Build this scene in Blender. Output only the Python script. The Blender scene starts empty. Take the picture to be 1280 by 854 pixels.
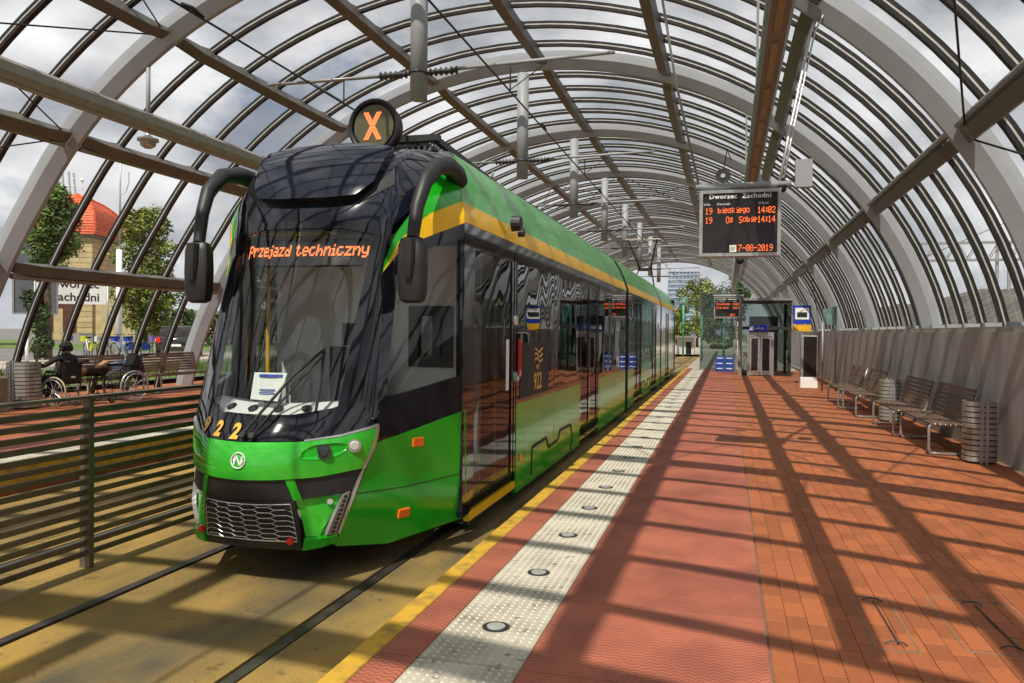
import bpy, math, random
import numpy as np
from mathutils import Vector, Matrix
random.seed(7)
sc = bpy.context.scene
col = sc.collection
R = math.radians
pi = math.pi

# ------------------------------------------------------------------ camera
F, YAW, PIT, ROLL, CH = 980.0, .2666, -.0130, .0098, 1.6
_cy, _sy = math.cos(YAW), math.sin(YAW)
fw = Vector((-_sy*math.cos(PIT), _cy*math.cos(PIT), math.sin(PIT)))
rt = Vector((_cy, _sy, 0)); up = rt.cross(fw)
rt, up = math.cos(ROLL)*rt + math.sin(ROLL)*up, -math.sin(ROLL)*rt + math.cos(ROLL)*up
cam_d = bpy.data.cameras.new('camera'); cam = bpy.data.objects.new('camera', cam_d); col.objects.link(cam)
m = Matrix.Identity(4)
for i in range(3):
    m[i][0], m[i][1], m[i][2] = rt[i], up[i], -fw[i]
m[2][3] = CH
cam.matrix_world = m
cam_d.sensor_width = 36; cam_d.lens = F/1280*36; cam_d.clip_start = .05; cam_d.clip_end = 2000
sc.camera = cam

# ------------------------------------------------------------------ light and sky
SUN = Vector((.08, .67, -1.0))
sd = bpy.data.lights.new('sun', 'SUN'); sd.energy = 5.0; sd.angle = R(.53); sd.color = (1, .93, .82)
so = bpy.data.objects.new('sun', sd); col.objects.link(so)
so.rotation_euler = SUN.to_track_quat('-Z', 'Y').to_euler()
W = bpy.data.worlds.new('World'); sc.world = W; W.use_nodes = True
nt = W.node_tree; nt.nodes.clear()
N = nt.nodes.new; L = nt.links.new
sky = N('ShaderNodeTexSky'); sky.sky_type = 'NISHITA'; sky.sun_disc = False
sky.sun_elevation = math.asin(1/SUN.length); sky.sun_rotation = math.atan2(-SUN.x, -SUN.y)
bg1 = N('ShaderNodeBackground'); bg1.inputs[1].default_value = .08; L(sky.outputs[0], bg1.inputs[0])
tc = N('ShaderNodeTexCoord')
mp = N('ShaderNodeMapping'); mp.inputs['Scale'].default_value = (1, 1, 1.9); L(tc.outputs['Generated'], mp.inputs[0])
n1 = N('ShaderNodeTexNoise'); n1.inputs['Scale'].default_value = 2.6; n1.inputs['Detail'].default_value = 9; n1.inputs['Roughness'].default_value = .58
L(mp.outputs[0], n1.inputs['Vector'])
r1 = N('ShaderNodeValToRGB'); r1.color_ramp.elements[0].position = .30; r1.color_ramp.elements[1].position = .43
L(n1.outputs[0], r1.inputs[0])
n2 = N('ShaderNodeTexNoise'); n2.inputs['Scale'].default_value = 4.2; n2.inputs['Detail'].default_value = 8; L(mp.outputs[0], n2.inputs['Vector'])
r2 = N('ShaderNodeValToRGB')
r2.color_ramp.elements[0].position = .36; r2.color_ramp.elements[0].color = (.36, .385, .43, 1)
r2.color_ramp.elements[1].position = .64; r2.color_ramp.elements[1].color = (1.08, 1.08, 1.08, 1)
L(n2.outputs[0], r2.inputs[0])
bg2 = N('ShaderNodeBackground'); bg2.inputs[1].default_value = 1.0; L(r2.outputs[0], bg2.inputs[0])
mx = N('ShaderNodeMixShader'); L(r1.outputs[0], mx.inputs[0]); L(bg1.outputs[0], mx.inputs[1]); L(bg2.outputs[0], mx.inputs[2])
wo = N('ShaderNodeOutputWorld'); L(mx.outputs[0], wo.inputs[0])
sc.view_settings.view_transform = 'Standard'; sc.view_settings.look = 'None'
sc.view_settings.exposure = -0.04; sc.view_settings.gamma = 1.0
sc.render.engine = 'CYCLES'
sc.cycles.transparent_max_bounces = 24; sc.cycles.max_bounces = 7

# ------------------------------------------------------------------ materials
def nodes(name):
    mt = bpy.data.materials.new(name); mt.use_nodes = True
    t = mt.node_tree; t.nodes.clear()
    return mt, t, t.nodes.new, t.links.new

def mat(name, c, rough=.5, metal=0.0, var=.12, scale=6.0, bump=0.0, bscale=40.0, piece=0.0, coat=0.0, c2=None, spec=.5, detail=5, stretch=(1, 1, 1), bdist=.02, lo=.35, hi=.65, spots=0.0, sscale=18, slo=.60):
    mt, t, N, L = nodes(name)
    b = N('ShaderNodeBsdfPrincipled'); o = N('ShaderNodeOutputMaterial'); L(b.outputs[0], o.inputs[0])
    g = N('ShaderNodeNewGeometry')
    mp = N('ShaderNodeMapping'); mp.inputs['Scale'].default_value = stretch; L(g.outputs['Position'], mp.inputs[0])
    nz = N('ShaderNodeTexNoise'); nz.inputs['Scale'].default_value = scale; nz.inputs['Detail'].default_value = detail
    L(mp.outputs[0], nz.inputs['Vector'])
    rp = N('ShaderNodeValToRGB'); rp.color_ramp.elements[0].position = lo; rp.color_ramp.elements[1].position = hi
    a = tuple(max(0, x*(1-var)) for x in c) if c2 is None else c2
    d = tuple(min(1, x*(1+var)) for x in c) if c2 is None else c
    rp.color_ramp.elements[0].color = a+(1,); rp.color_ramp.elements[1].color = d+(1,)
    L(nz.outputs[0], rp.inputs[0])
    out = rp.outputs[0]
    if piece > 0:
        oi = N('ShaderNodeObjectInfo')
        ad = N('ShaderNodeMath'); ad.operation = 'ADD'; L(oi.outputs['Random'], ad.inputs[0]); L(g.outputs['Random Per Island'], ad.inputs[1])
        fr = N('ShaderNodeMath'); fr.operation = 'FRACT'; L(ad.outputs[0], fr.inputs[0])
        mr = N('ShaderNodeMapRange'); mr.inputs[3].default_value = 1-piece; mr.inputs[4].default_value = 1+piece; L(fr.outputs[0], mr.inputs[0])
        hs = N('ShaderNodeHueSaturation'); L(out, hs.inputs['Color']); L(mr.outputs[0], hs.inputs['Value'])
        out = hs.outputs[0]
    if spots > 0:
        sn = N('ShaderNodeTexNoise'); sn.inputs['Scale'].default_value = sscale; sn.inputs['Detail'].default_value = 6; sn.inputs['Roughness'].default_value = .7; L(g.outputs['Position'], sn.inputs['Vector'])
        sr = N('ShaderNodeMapRange'); sr.inputs[1].default_value = slo; sr.inputs[2].default_value = slo+.09; sr.inputs[3].default_value = 0; sr.inputs[4].default_value = spots; L(sn.outputs[0], sr.inputs[0])
        mxs = N('ShaderNodeMix'); mxs.data_type = 'RGBA'; L(sr.outputs[0], mxs.inputs[0]); L(out, mxs.inputs[6]); mxs.inputs[7].default_value = (c[0]*.16, c[1]*.15, c[2]*.15, 1); out = mxs.outputs[2]
    L(out, b.inputs['Base Color'])
    b.inputs['Metallic'].default_value = metal
    rm = N('ShaderNodeMapRange'); rm.inputs[3].default_value = max(.02, rough*.8); rm.inputs[4].default_value = min(1, rough*1.2); L(nz.outputs[0], rm.inputs[0])
    L(rm.outputs[0], b.inputs['Roughness'])
    b.inputs['Specular IOR Level'].default_value = spec
    b.inputs['Coat Weight'].default_value = coat; b.inputs['Coat Roughness'].default_value = .03
    if bump > 0:
        bn = N('ShaderNodeTexNoise'); bn.inputs['Scale'].default_value = bscale; bn.inputs['Detail'].default_value = 4; L(mp.outputs[0], bn.inputs['Vector'])
        bp = N('ShaderNodeBump'); bp.inputs['Strength'].default_value = bump; bp.inputs['Distance'].default_value = bdist
        L(bn.outputs[0], bp.inputs['Height']); L(bp.outputs[0], b.inputs['Normal'])
        if coat > 0: L(bp.outputs[0], b.inputs['Coat Normal'])
    return mt

def emis(name, c, s):
    mt, t, N, L = nodes(name)
    e = N('ShaderNodeEmission'); e.inputs[0].default_value = c+(1,); e.inputs[1].default_value = s
    o = N('ShaderNodeOutputMaterial'); L(e.outputs[0], o.inputs[0]); return mt

def glass(name, tint, refl=1.0, rough=.01, wav=0.0, wscale=1.0, stretch=(1, 1, 1), base=.04):
    mt, t, N, L = nodes(name)
    tr = N('ShaderNodeBsdfTransparent'); tr.inputs[0].default_value = tint+(1,)
    gl = N('ShaderNodeBsdfGlossy'); gl.inputs['Roughness'].default_value = rough
    lw = N('ShaderNodeLayerWeight'); lw.inputs[0].default_value = .5
    pw = N('ShaderNodeMath'); pw.operation = 'POWER'; pw.inputs[1].default_value = 5; L(lw.outputs['Facing'], pw.inputs[0])
    sc_ = N('ShaderNodeMath'); sc_.operation = 'MULTIPLY_ADD'; sc_.inputs[1].default_value = .96; sc_.inputs[2].default_value = base; L(pw.outputs[0], sc_.inputs[0])
    mm = N('ShaderNodeMath'); mm.operation = 'MULTIPLY'; mm.inputs[1].default_value = refl; L(sc_.outputs[0], mm.inputs[0]); mm.use_clamp = True
    mx = N('ShaderNodeMixShader'); L(mm.outputs[0], mx.inputs[0]); L(tr.outputs[0], mx.inputs[1]); L(gl.outputs[0], mx.inputs[2])
    o = N('ShaderNodeOutputMaterial'); L(mx.outputs[0], o.inputs[0])
    if wav > 0:
        g = N('ShaderNodeNewGeometry'); mp = N('ShaderNodeMapping'); mp.inputs['Scale'].default_value = stretch; L(g.outputs['Position'], mp.inputs[0])
        bn = N('ShaderNodeTexNoise'); bn.inputs['Scale'].default_value = wscale; bn.inputs['Detail'].default_value = 1; L(mp.outputs[0], bn.inputs['Vector'])
        bp = N('ShaderNodeBump'); bp.inputs['Strength'].default_value = 1; bp.inputs['Distance'].default_value = wav
        L(bn.outputs[0], bp.inputs['Height']); L(bp.outputs[0], gl.inputs['Normal'])
    return mt

M = {}
M['arch'] = mat('canopy_paint', (.30, .312, .33), .5, var=.06, scale=1.5, bump=.05)
M['steel'] = mat('grey_steel', (.27, .265, .25), .45, .3, var=.1, scale=5)
M['rib'] = mat('rib_profile', (.028, .027, .026), .4, .5, var=.15, scale=6)
M['ribline'] = mat('rib_strip', (.50, .48, .43), .4, .4, var=.1)
M['purlin'] = mat('purlin_paint', (.125, .115, .10), .5, .2, var=.12, scale=4)
M['darkmetal'] = mat('dark_metal', (.05, .05, .05), .45, .5)
M['galv'] = mat('galvanised', (.46, .46, .45), .38, .7, var=.12, scale=9)
M['cable'] = mat('cable', (.02, .02, .02), .5, .3)
M['paneglass'] = glass('roof_glass', (.985, .99, .985), .55)
M['liftglass'] = glass('lift_glass', (.55, .62, .60), 1.2)
M['wall'] = mat('wall_concrete', (.36, .335, .32), .85, var=.2, scale=2.2, stretch=(1, 1, .22), detail=9, spots=.25, sscale=7, slo=.60, bump=.25, bscale=55, bdist=.006)
M['sill'] = mat('wall_sill', (.34, .31, .25), .6, var=.1)
M['brick'] = mat('paver_clay', (.315, .092, .027), .75, var=.10, spots=.3, sscale=2.2, slo=.60, scale=45, bump=.3, bscale=120, bdist=.004, piece=.17)
M['grout'] = mat('paver_joint', (.17, .11, .07), .95, var=.2, scale=20)
M['white_slab'] = mat('tactile_concrete', (.49, .455, .36), .8, c2=(.28, .25, .18), scale=3.5, bump=.3, bscale=150, bdist=.003, piece=.07, detail=8, lo=.25, hi=.62, spots=.85, sscale=12, slo=.57)
M['dot'] = mat('tactile_dot', (.56, .53, .44), .7, var=.06)
M['yellow_edge'] = mat('edge_paint', (.55, .32, .025), .7, c2=(.28, .18, .04), scale=9, bump=.3, bscale=90, bdist=.004, detail=9, lo=.3, hi=.55)
M['kerb'] = mat('kerb_concrete', (.20, .17, .12), .9, var=.2, scale=6, bump=.3)
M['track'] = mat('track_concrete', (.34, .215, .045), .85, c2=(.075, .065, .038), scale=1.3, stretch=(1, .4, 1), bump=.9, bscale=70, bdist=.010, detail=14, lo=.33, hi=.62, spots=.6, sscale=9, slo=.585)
M['railsteel'] = mat('rail_steel', (.16, .14, .12), .35, .8, var=.25, scale=8)
M['groove'] = mat('rail_groove', (.018, .015, .012), .8)
M['fence'] = mat('fence_steel', (.15, .135, .10), .42, .5, var=.15, scale=7)
M['wood'] = mat('bench_wood', (.13, .075, .045), .55, var=.3, scale=9, stretch=(6, 1, 6), bump=.2, bscale=30, piece=.18)
M['wood2'] = mat('bench_wood_dark', (.13, .065, .04), .55, var=.3, scale=9, stretch=(1, 6, 6), bump=.2, bscale=30, piece=.18)
M['binsteel'] = mat('bin_steel', (.40, .39, .36), .4, .5, var=.12, piece=.06)
M['green'] = mat('tram_green', (.012, .38, .014), .17, var=.08, scale=1.5, coat=.12, bump=.12, bscale=1.1, bdist=.04, spec=.5)
M['green_front'] = mat('tram_green_metallic', (.04, .54, .03), .25, .35, var=.05, scale=2, coat=1.0)
M['yellow'] = mat('tram_yellow', (.90, .52, .008), .35, var=.05, spec=.3, coat=.12, bump=.1, bscale=1.2, bdist=.03)
M['black'] = mat('tram_black_gloss', (.005, .006, .009), .06, var=.2, coat=.25)
M['navy'] = mat('tram_dome_black', (.007, .009, .018), .06, var=.15, coat=.15)
M['blackm'] = mat('tram_black_matt', (.015, .015, .016), .48, var=.2, bump=.15, bscale=200, bdist=.002)
M['rubber'] = mat('rubber', (.012, .012, .012), .7)
M['windscreen'] = glass('windscreen_glass', (.80, .84, .82), 1.5)
M['cabglass'] = glass('cab_glass', (.85, .88, .86), 1.1, wav=.012, wscale=1.6)
M['sideglass'] = glass('saloon_glass', (.05, .055, .055), 1.5, wav=.008, wscale=.9, stretch=(1, 1.2, .8))
M['doorglass'] = glass('door_glass', (.26, .26, .26), .85, wav=.006, wscale=1.2)
M['dash'] = mat('dash_white', (.75, .75, .72), .5, var=.04)
M['saloon'] = mat('saloon_grey', (.32, .32, .32), .6)
M['seatfab'] = mat('seat_fabric', (.035, .037, .045), .9)
M['gold'] = mat('gold_number', (.72, .42, .06), .4, .1)
M['white'] = mat('white_paint', (.78, .78, .76), .5, var=.04)
M['paper'] = mat('paper', (.8, .8, .78), .8, var=.03)
M['textblack'] = mat('sign_black', (.012, .012, .012), .6)
M['orange'] = mat('reflector_orange', (.85, .16, .02), .25, coat=.5)
M['red'] = mat('reflector_red', (.65, .015, .01), .25, coat=.5)
M['lens'] = mat('lamp_lens', (.62, .64, .60), .12, .3, coat=1)
M['silver'] = mat('silver_trim', (.58, .59, .58), .25, .8)
M['led'] = emis('led_orange', (1.0, .17, .045), 1.9)
M['led2'] = emis('led_orange_bright', (1.0, .22, .07), 2.3)
M['screen'] = mat('screen_face', (.018, .015, .014), .18, var=.2)
M['xface'] = mat('line_display_face', (.10, .095, .05), .35, var=.3, scale=200)
M['diffuser'] = mat('amber_diffuser', (.30, .24, .13), .5, var=.15, scale=4)
M['trunk'] = mat('trunk_housing', (.19, .19, .175), .5, .2)
M['trunkgrey'] = mat('trunk_grey', (.27, .25, .21), .5, .2)
M['blue'] = mat('sign_blue', (.012, .045, .40), .4, var=.06)
M['blueplas'] = mat('crate_blue', (.012, .06, .34), .5, var=.2)
M['amber'] = mat('sign_amber', (.75, .40, .02), .5)
M['tealglass'] = mat('sign_teal', (.20, .31, .28), .2, var=.2)
M['exitgreen'] = mat('exit_green', (.01, .16, .05), .4)
M['leaf'] = mat('leaf', (.085, .15, .025), .6, var=.5, scale=1.2, piece=.45)
M['leaf2'] = mat('leaf_yellowish', (.15, .19, .03), .6, var=.5, scale=1.0, piece=.45)
M['leafdark'] = mat('leaf_dark', (.05, .085, .022), .6, var=.5, scale=1.2, piece=.45)
M['bark'] = mat('bark', (.10, .075, .05), .9, bump=.4)
M['grass'] = mat('grass', (.10, .17, .03), .9, var=.5, scale=2, piece=.3)
M['asphalt'] = mat('asphalt', (.16, .15, .14), .9, var=.2, scale=.8, bump=.2)
M['paving'] = mat('far_paving', (.36, .32, .26), .9, var=.15, scale=1.2)
M['earth'] = mat('earth', (.13, .14, .06), .95, var=.3, scale=.2)
M['rooftile'] = mat('roof_tile', (.62, .105, .03), .6, var=.2, scale=3, piece=.12)
M['stone'] = mat('tower_stone', (.46, .36, .20), .85, var=.15, scale=1.5, bump=.3, piece=.10)
M['stonegrey'] = mat('plinth_stone', (.27, .26, .24), .9)
M['panelgrey'] = mat('panel_grey', (.11, .12, .135), .5)
M['brickdark'] = mat('dark_brick', (.10, .035, .025), .9, var=.3)
M['facade'] = mat('pale_facade', (.55, .54, .51), .8)
M['towerglass'] = mat('office_glass', (.20, .27, .36), .15, .2, var=.2, scale=.3)
M['towerband'] = mat('office_band', (.42, .46, .50), .5)
M['greenpole'] = mat('pole_teal', (.06, .42, .28), .5)
M['embank'] = mat('embankment', (.10, .095, .075), .95, var=.4, scale=1.5)
M['skin'] = mat('skin', (.42, .22, .13), .55, var=.06)
M['cloth_black'] = mat('black_jacket', (.014, .014, .016), .85)
M['cloth_brown'] = mat('brown_jacket', (.06, .032, .022), .85)
M['denim'] = mat('denim', (.17, .25, .37), .9, var=.3, scale=14)
M['hair'] = mat('hair', (.012, .011, .011), .8)
M['carblack'] = mat('car_black', (.012, .012, .013), .15, coat=1)
M['bag'] = mat('cloth_bag', (.10, .035, .03), .9, var=.6, scale=25)
M['tan'] = mat('tyre_tan', (.40, .33, .20), .8)
M['wcframe'] = mat('wheelchair_frame', (.03, .03, .03), .4, .5)
M['bikeblue'] = mat('bike_blue', (.03, .10, .50), .4)
M['bikewhite'] = mat('bike_white', (.72, .72, .70), .4)
M['bikeyellow'] = mat('bike_yellow', (.70, .72, .03), .4)
M['purple'] = mat('bike_purple', (.16, .12, .50), .4)

def chevron_mat(name, c, c2):
    mt, t, N, L = nodes(name)
    b = N('ShaderNodeBsdfPrincipled'); o = N('ShaderNodeOutputMaterial'); L(b.outputs[0], o.inputs[0])
    g = N('ShaderNodeNewGeometry'); sp = N('ShaderNodeSeparateXYZ'); L(g.outputs['Position'], sp.inputs[0])
    def ma(op, a, v):
        q = N('ShaderNodeMath'); q.operation = op
        if hasattr(a, 'is_output'): L(a, q.inputs[0])
        else: q.inputs[0].default_value = a
        if v is not None:
            if hasattr(v, 'is_output'): L(v, q.inputs[1])
            else: q.inputs[1].default_value = v
        return q.outputs[0]
    x = ma('MULTIPLY', sp.outputs[0], 1/.06)
    tri = ma('ABSOLUTE', ma('SUBTRACT', ma('FRACT', x, None), .5), None)
    ph = ma('ADD', ma('MULTIPLY', sp.outputs[1], 1/.036), ma('MULTIPLY', tri, 1.2))
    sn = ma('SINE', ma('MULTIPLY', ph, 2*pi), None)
    h = ma('SMOOTH_MAX', sn, -.2)
    nz = N('ShaderNodeTexNoise'); nz.inputs['Scale'].default_value = 2.2; nz.inputs['Detail'].default_value = 9; L(g.outputs['Position'], nz.inputs['Vector'])
    rp = N('ShaderNodeValToRGB'); rp.color_ramp.elements[0].position = .33; rp.color_ramp.elements[1].position = .62
    rp.color_ramp.elements[0].color = c2+(1,); rp.color_ramp.elements[1].color = c+(1,); L(nz.outputs[0], rp.inputs[0])
    oi = N('ShaderNodeObjectInfo'); mr = N('ShaderNodeMapRange'); mr.inputs[3].default_value = .88; mr.inputs[4].default_value = 1.1; L(oi.outputs['Random'], mr.inputs[0])
    hs = N('ShaderNodeHueSaturation'); L(rp.outputs[0], hs.inputs['Color']); L(mr.outputs[0], hs.inputs['Value'])
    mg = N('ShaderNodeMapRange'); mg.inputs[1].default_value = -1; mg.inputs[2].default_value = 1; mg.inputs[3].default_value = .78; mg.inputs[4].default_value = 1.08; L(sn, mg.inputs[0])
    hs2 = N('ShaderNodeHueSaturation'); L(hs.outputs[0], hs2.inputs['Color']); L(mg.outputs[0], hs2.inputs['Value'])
    L(hs2.outputs[0], b.inputs['Base Color']); b.inputs['Roughness'].default_value = .7
    bp = N('ShaderNodeBump'); bp.inputs['Strength'].default_value = .7; bp.inputs['Distance'].default_value = .005
    L(h, bp.inputs['Height']); L(bp.outputs[0], b.inputs['Normal'])
    return mt
M['red_tile'] = chevron_mat('red_tactile_tile', (.40, .118, .064), (.27, .078, .044))

def farbrick(name):
    mt, t, N, L = nodes(name)
    b = N('ShaderNodeBsdfPrincipled'); o = N('ShaderNodeOutputMaterial'); L(b.outputs[0], o.inputs[0])
    g = N('ShaderNodeNewGeometry'); mp = N('ShaderNodeMapping'); mp.inputs['Rotation'].default_value = (0, 0, pi/2); L(g.outputs['Position'], mp.inputs[0])
    bt = N('ShaderNodeTexBrick'); bt.inputs['Scale'].default_value = 1; bt.inputs['Brick Width'].default_value = .22; bt.inputs['Row Height'].default_value = .11; bt.inputs['Mortar Size'].default_value = .003
    bt.inputs['Color1'].default_value = (.345, .103, .031, 1); bt.inputs['Color2'].default_value = (.26, .076, .023, 1); bt.inputs['Mortar'].default_value = (.16, .08, .045, 1)
    L(mp.outputs[0], bt.inputs['Vector']); L(bt.outputs[0], b.inputs['Base Color']); b.inputs['Roughness'].default_value = .8
    return mt
M['farbrick'] = farbrick('paver_far')

# ------------------------------------------------------------------ mesh builder
class MB:
    def __init__(s): s.v = []; s.f = []; s.mi = []
    def add(s, vs, fs, mi=0):
        o = len(s.v); s.v += [tuple(v) for v in vs]
        for f in fs: s.f.append(tuple(o+i for i in f)); s.mi.append(mi)
    def bx(s, x0, x1, y0, y1, z0, z1, mi=0):
        s.add([(x0, y0, z0), (x1, y0, z0), (x1, y1, z0), (x0, y1, z0), (x0, y0, z1), (x1, y0, z1), (x1, y1, z1), (x0, y1, z1)],
              [(0, 3, 2, 1), (4, 5, 6, 7), (0, 1, 5, 4), (1, 2, 6, 5), (2, 3, 7, 6), (3, 0, 4, 7)], mi)
    def cbox(s, x0, x1, y0, y1, z0, z1, c, mi=0):   # chamfered top
        s.add([(x0, y0, z0), (x1, y0, z0), (x1, y1, z0), (x0, y1, z0), (x0, y0, z1-c), (x1, y0, z1-c), (x1, y1, z1-c), (x0, y1, z1-c),
               (x0+c, y0+c, z1), (x1-c, y0+c, z1), (x1-c, y1-c, z1), (x0+c, y1-c, z1)],
              [(0, 1, 5, 4), (1, 2, 6, 5), (2, 3, 7, 6), (3, 0, 4, 7), (4, 5, 9, 8), (5, 6, 10, 9), (6, 7, 11, 10), (7, 4, 8, 11), (8, 9, 10, 11)], mi)
    def bar(s, p0, p1, w, h, upv=(0, 0, 1), mi=0):
        p0, p1 = Vector(p0), Vector(p1); d = (p1-p0).normalized(); u = Vector(upv)
        a = d.cross(u)
        if a.length < 1e-4: a = d.cross(Vector((1, 0, 0)))
        a.normalize(); b = a.cross(d).normalized()
        vs = [p+a*(x*w/2)+b*(y*h/2) for p in (p0, p1) for x, y in ((-1, -1), (1, -1), (1, 1), (-1, 1))]
        s.add(vs, [(0, 1, 2, 3), (7, 6, 5, 4), (0, 4, 5, 1), (1, 5, 6, 2), (2, 6, 7, 3), (3, 7, 4, 0)], mi)
    def tube(s, pts, r, n=8, closed=False, caps=True, mi=0):
        pts = [Vector(p) for p in pts]; k = len(pts)
        rs = r if isinstance(r, (list, tuple)) else [r]*k
        rings = []; prev = None
        for i in range(k):
            if closed: d = pts[(i+1) % k]-pts[i-1]
            else: d = pts[min(i+1, k-1)]-pts[max(i-1, 0)]
            d.normalize()
            if prev is None:
                a = d.cross(Vector((0, 0, 1)))
                if a.length < 1e-3: a = d.cross(Vector((1, 0, 0)))
            else: a = prev-d*prev.dot(d)
            a.normalize(); prev = a; b = d.cross(a)
            rings.append([pts[i]+(a*math.cos(2*pi*j/n)+b*math.sin(2*pi*j/n))*rs[i] for j in range(n)])
        vs = [v for q in rings for v in q]; fs = []
        for i in range(k if closed else k-1):
            i2 = (i+1) % k
            for j in range(n):
                j2 = (j+1) % n; fs.append((i*n+j, i*n+j2, i2*n+j2, i2*n+j))
        if caps and not closed: fs += [tuple(range(n-1, -1, -1)), tuple((k-1)*n+j for j in range(n))]
        s.add(vs, fs, mi)
    def sweep(s, pts, frames, sec, mi=0, caps=True, closed_sec=True):   # sec: list of (a,b); frames: list of (A,B)
        n = len(sec); vs = []
        for p, (A, B) in zip(pts, frames): vs += [Vector(p)+Vector(A)*a+Vector(B)*b for a, b in sec]
        fs = []
        for i in range(len(pts)-1):
            for j in range(n if closed_sec else n-1):
                j2 = (j+1) % n; fs.append((i*n+j, i*n+j2, (i+1)*n+j2, (i+1)*n+j))
        if caps and closed_sec: fs += [tuple(range(n-1, -1, -1)), tuple((len(pts)-1)*n+j for j in range(n))]
        s.add(vs, fs, mi)
    def disc(s, c, nrm, r, n=16, depth=.0, mi=0, r2=None):
        c, d = Vector(c), Vector(nrm).normalized(); a = d.cross(Vector((0, 0, 1)))
        if a.length < 1e-3: a = d.cross(Vector((1, 0, 0)))
        a.normalize(); b = d.cross(a); r2 = r if r2 is None else r2
        if depth:
            q0 = [c+(a*math.cos(2*pi*j/n)+b*math.sin(2*pi*j/n))*r for j in range(n)]
            q1 = [c+d*depth+(a*math.cos(2*pi*j/n)+b*math.sin(2*pi*j/n))*r2 for j in range(n)]
            s.add(q0+q1, [(j, (j+1) % n, n+(j+1) % n, n+j) for j in range(n)]+[tuple(n+j for j in range(n)), tuple(range(n-1, -1, -1))], mi)
        else:
            s.add([c+(a*math.cos(2*pi*j/n)+b*math.sin(2*pi*j/n))*r for j in range(n)], [tuple(range(n))], mi)
    def ball(s, c, r, nu=8, nv=5, mi=0, sx=1, sy=1, sz=1):
        vs = []; fs = []
        for i in range(nv+1):
            t = pi*i/nv
            for j in range(nu):
                p = 2*pi*j/nu; vs.append((c[0]+r*sx*math.sin(t)*math.cos(p), c[1]+r*sy*math.sin(t)*math.sin(p), c[2]+r*sz*math.cos(t)))
        for i in range(nv):
            for j in range(nu): fs.append((i*nu+j, (i+1)*nu+j, (i+1)*nu+(j+1) % nu, i*nu+(j+1) % nu))
        s.add(vs, fs, mi)
    def lathe(s, c, prof, n=16, mi=0):   # prof: (r,z)
        vs = []; fs = []
        for r, z in prof: vs += [(c[0]+r*math.cos(2*pi*j/n), c[1]+r*math.sin(2*pi*j/n), c[2]+z) for j in range(n)]
        for i in range(len(prof)-1):
            for j in range(n): fs.append((i*n+j, i*n+(j+1) % n, (i+1)*n+(j+1) % n, (i+1)*n+j))
        s.add(vs, fs, mi)
    def mesh(s, name, mats, smooth=False):
        me = bpy.data.meshes.new(name); me.from_pydata(s.v, [], s.f)
        for q in (mats if isinstance(mats, (list, tuple)) else [mats]): me.materials.append(M[q])
        me.polygons.foreach_set('material_index', s.mi)
        me.polygons.foreach_set('use_smooth', [smooth]*len(s.f)); me.update()
        return me
    def build(s, name, mats, parent=None, smooth=False, loc=None):
        return link(name, s.mesh(name, mats, smooth), parent, loc)

def link(name, me, parent=None, loc=None):
    o = bpy.data.objects.new(name, me); col.objects.link(o)
    if loc is not None: o.location = loc
    if parent is not None:
        o.parent = parent
        if loc is None: o.location = [-c for c in PW[parent.name]] if parent.name in PW else (0, 0, 0)
    return o
PW = {}     # world position of a parent whose children are given in world coordinates
def thing(name, label, cat, loc=(0, 0, 0), group=None, rz=0, world=False):
    o = bpy.data.objects.new(name, None); col.objects.link(o); o.location = loc; o.rotation_euler = (0, 0, rz)
    o.empty_display_size = .2; o['label'] = label; o['category'] = cat
    if group: o['group'] = group
    if world: PW[o.name] = tuple(loc)
    return o
def tag(o, label, cat, group=None):
    o['label'] = label; o['category'] = cat
    if group: o['group'] = group
    return o
def struct(o): o['kind'] = 'structure'; return o
def stuff(o): o['kind'] = 'stuff'; return o
def dup(root, loc, label, rz=None, group=None):
    r = root.copy(); col.objects.link(r); r.location = loc; r['label'] = label
    if rz is not None: r.rotation_euler = (0, 0, rz)
    if group: r['group'] = group
    for ch in list(root.children):
        c = ch.copy(); col.objects.link(c); c.parent = r
        for g in list(ch.children):
            d = g.copy(); col.objects.link(d); d.parent = c
    return r

_gc = {}
def glyphs(txt, size=1.0, bold=0.0, shear=0.0, align='LEFT', space=1.0):
    k = (txt, size, bold, shear, align, space)
    if k in _gc: return _gc[k]
    cu = bpy.data.curves.new('lettering', 'FONT'); cu.body = txt; cu.size = size; cu.offset = bold; cu.shear = shear; cu.align_x = align; cu.space_character = space
    cu.resolution_u = 3
    o = bpy.data.objects.new('lettering', cu); col.objects.link(o)
    dg = bpy.context.evaluated_depsgraph_get(); me = o.evaluated_get(dg).to_mesh()
    r = ([tuple(v.co) for v in me.vertices], [tuple(p.vertices) for p in me.polygons])
    o.evaluated_get(dg).to_mesh_clear(); bpy.data.objects.remove(o); bpy.data.curves.remove(cu)
    _gc[k] = r; return r
def put_text(mb, txt, org, right, upv, size, bold=0.0, shear=0.0, align='LEFT', mi=0, space=1.0):
    vs, fs = glyphs(txt, size, bold, shear, align, space); o, a, b = Vector(org), Vector(right), Vector(upv)
    mb.add([o+a*v[0]+b*v[1] for v in vs], fs, mi)

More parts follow.
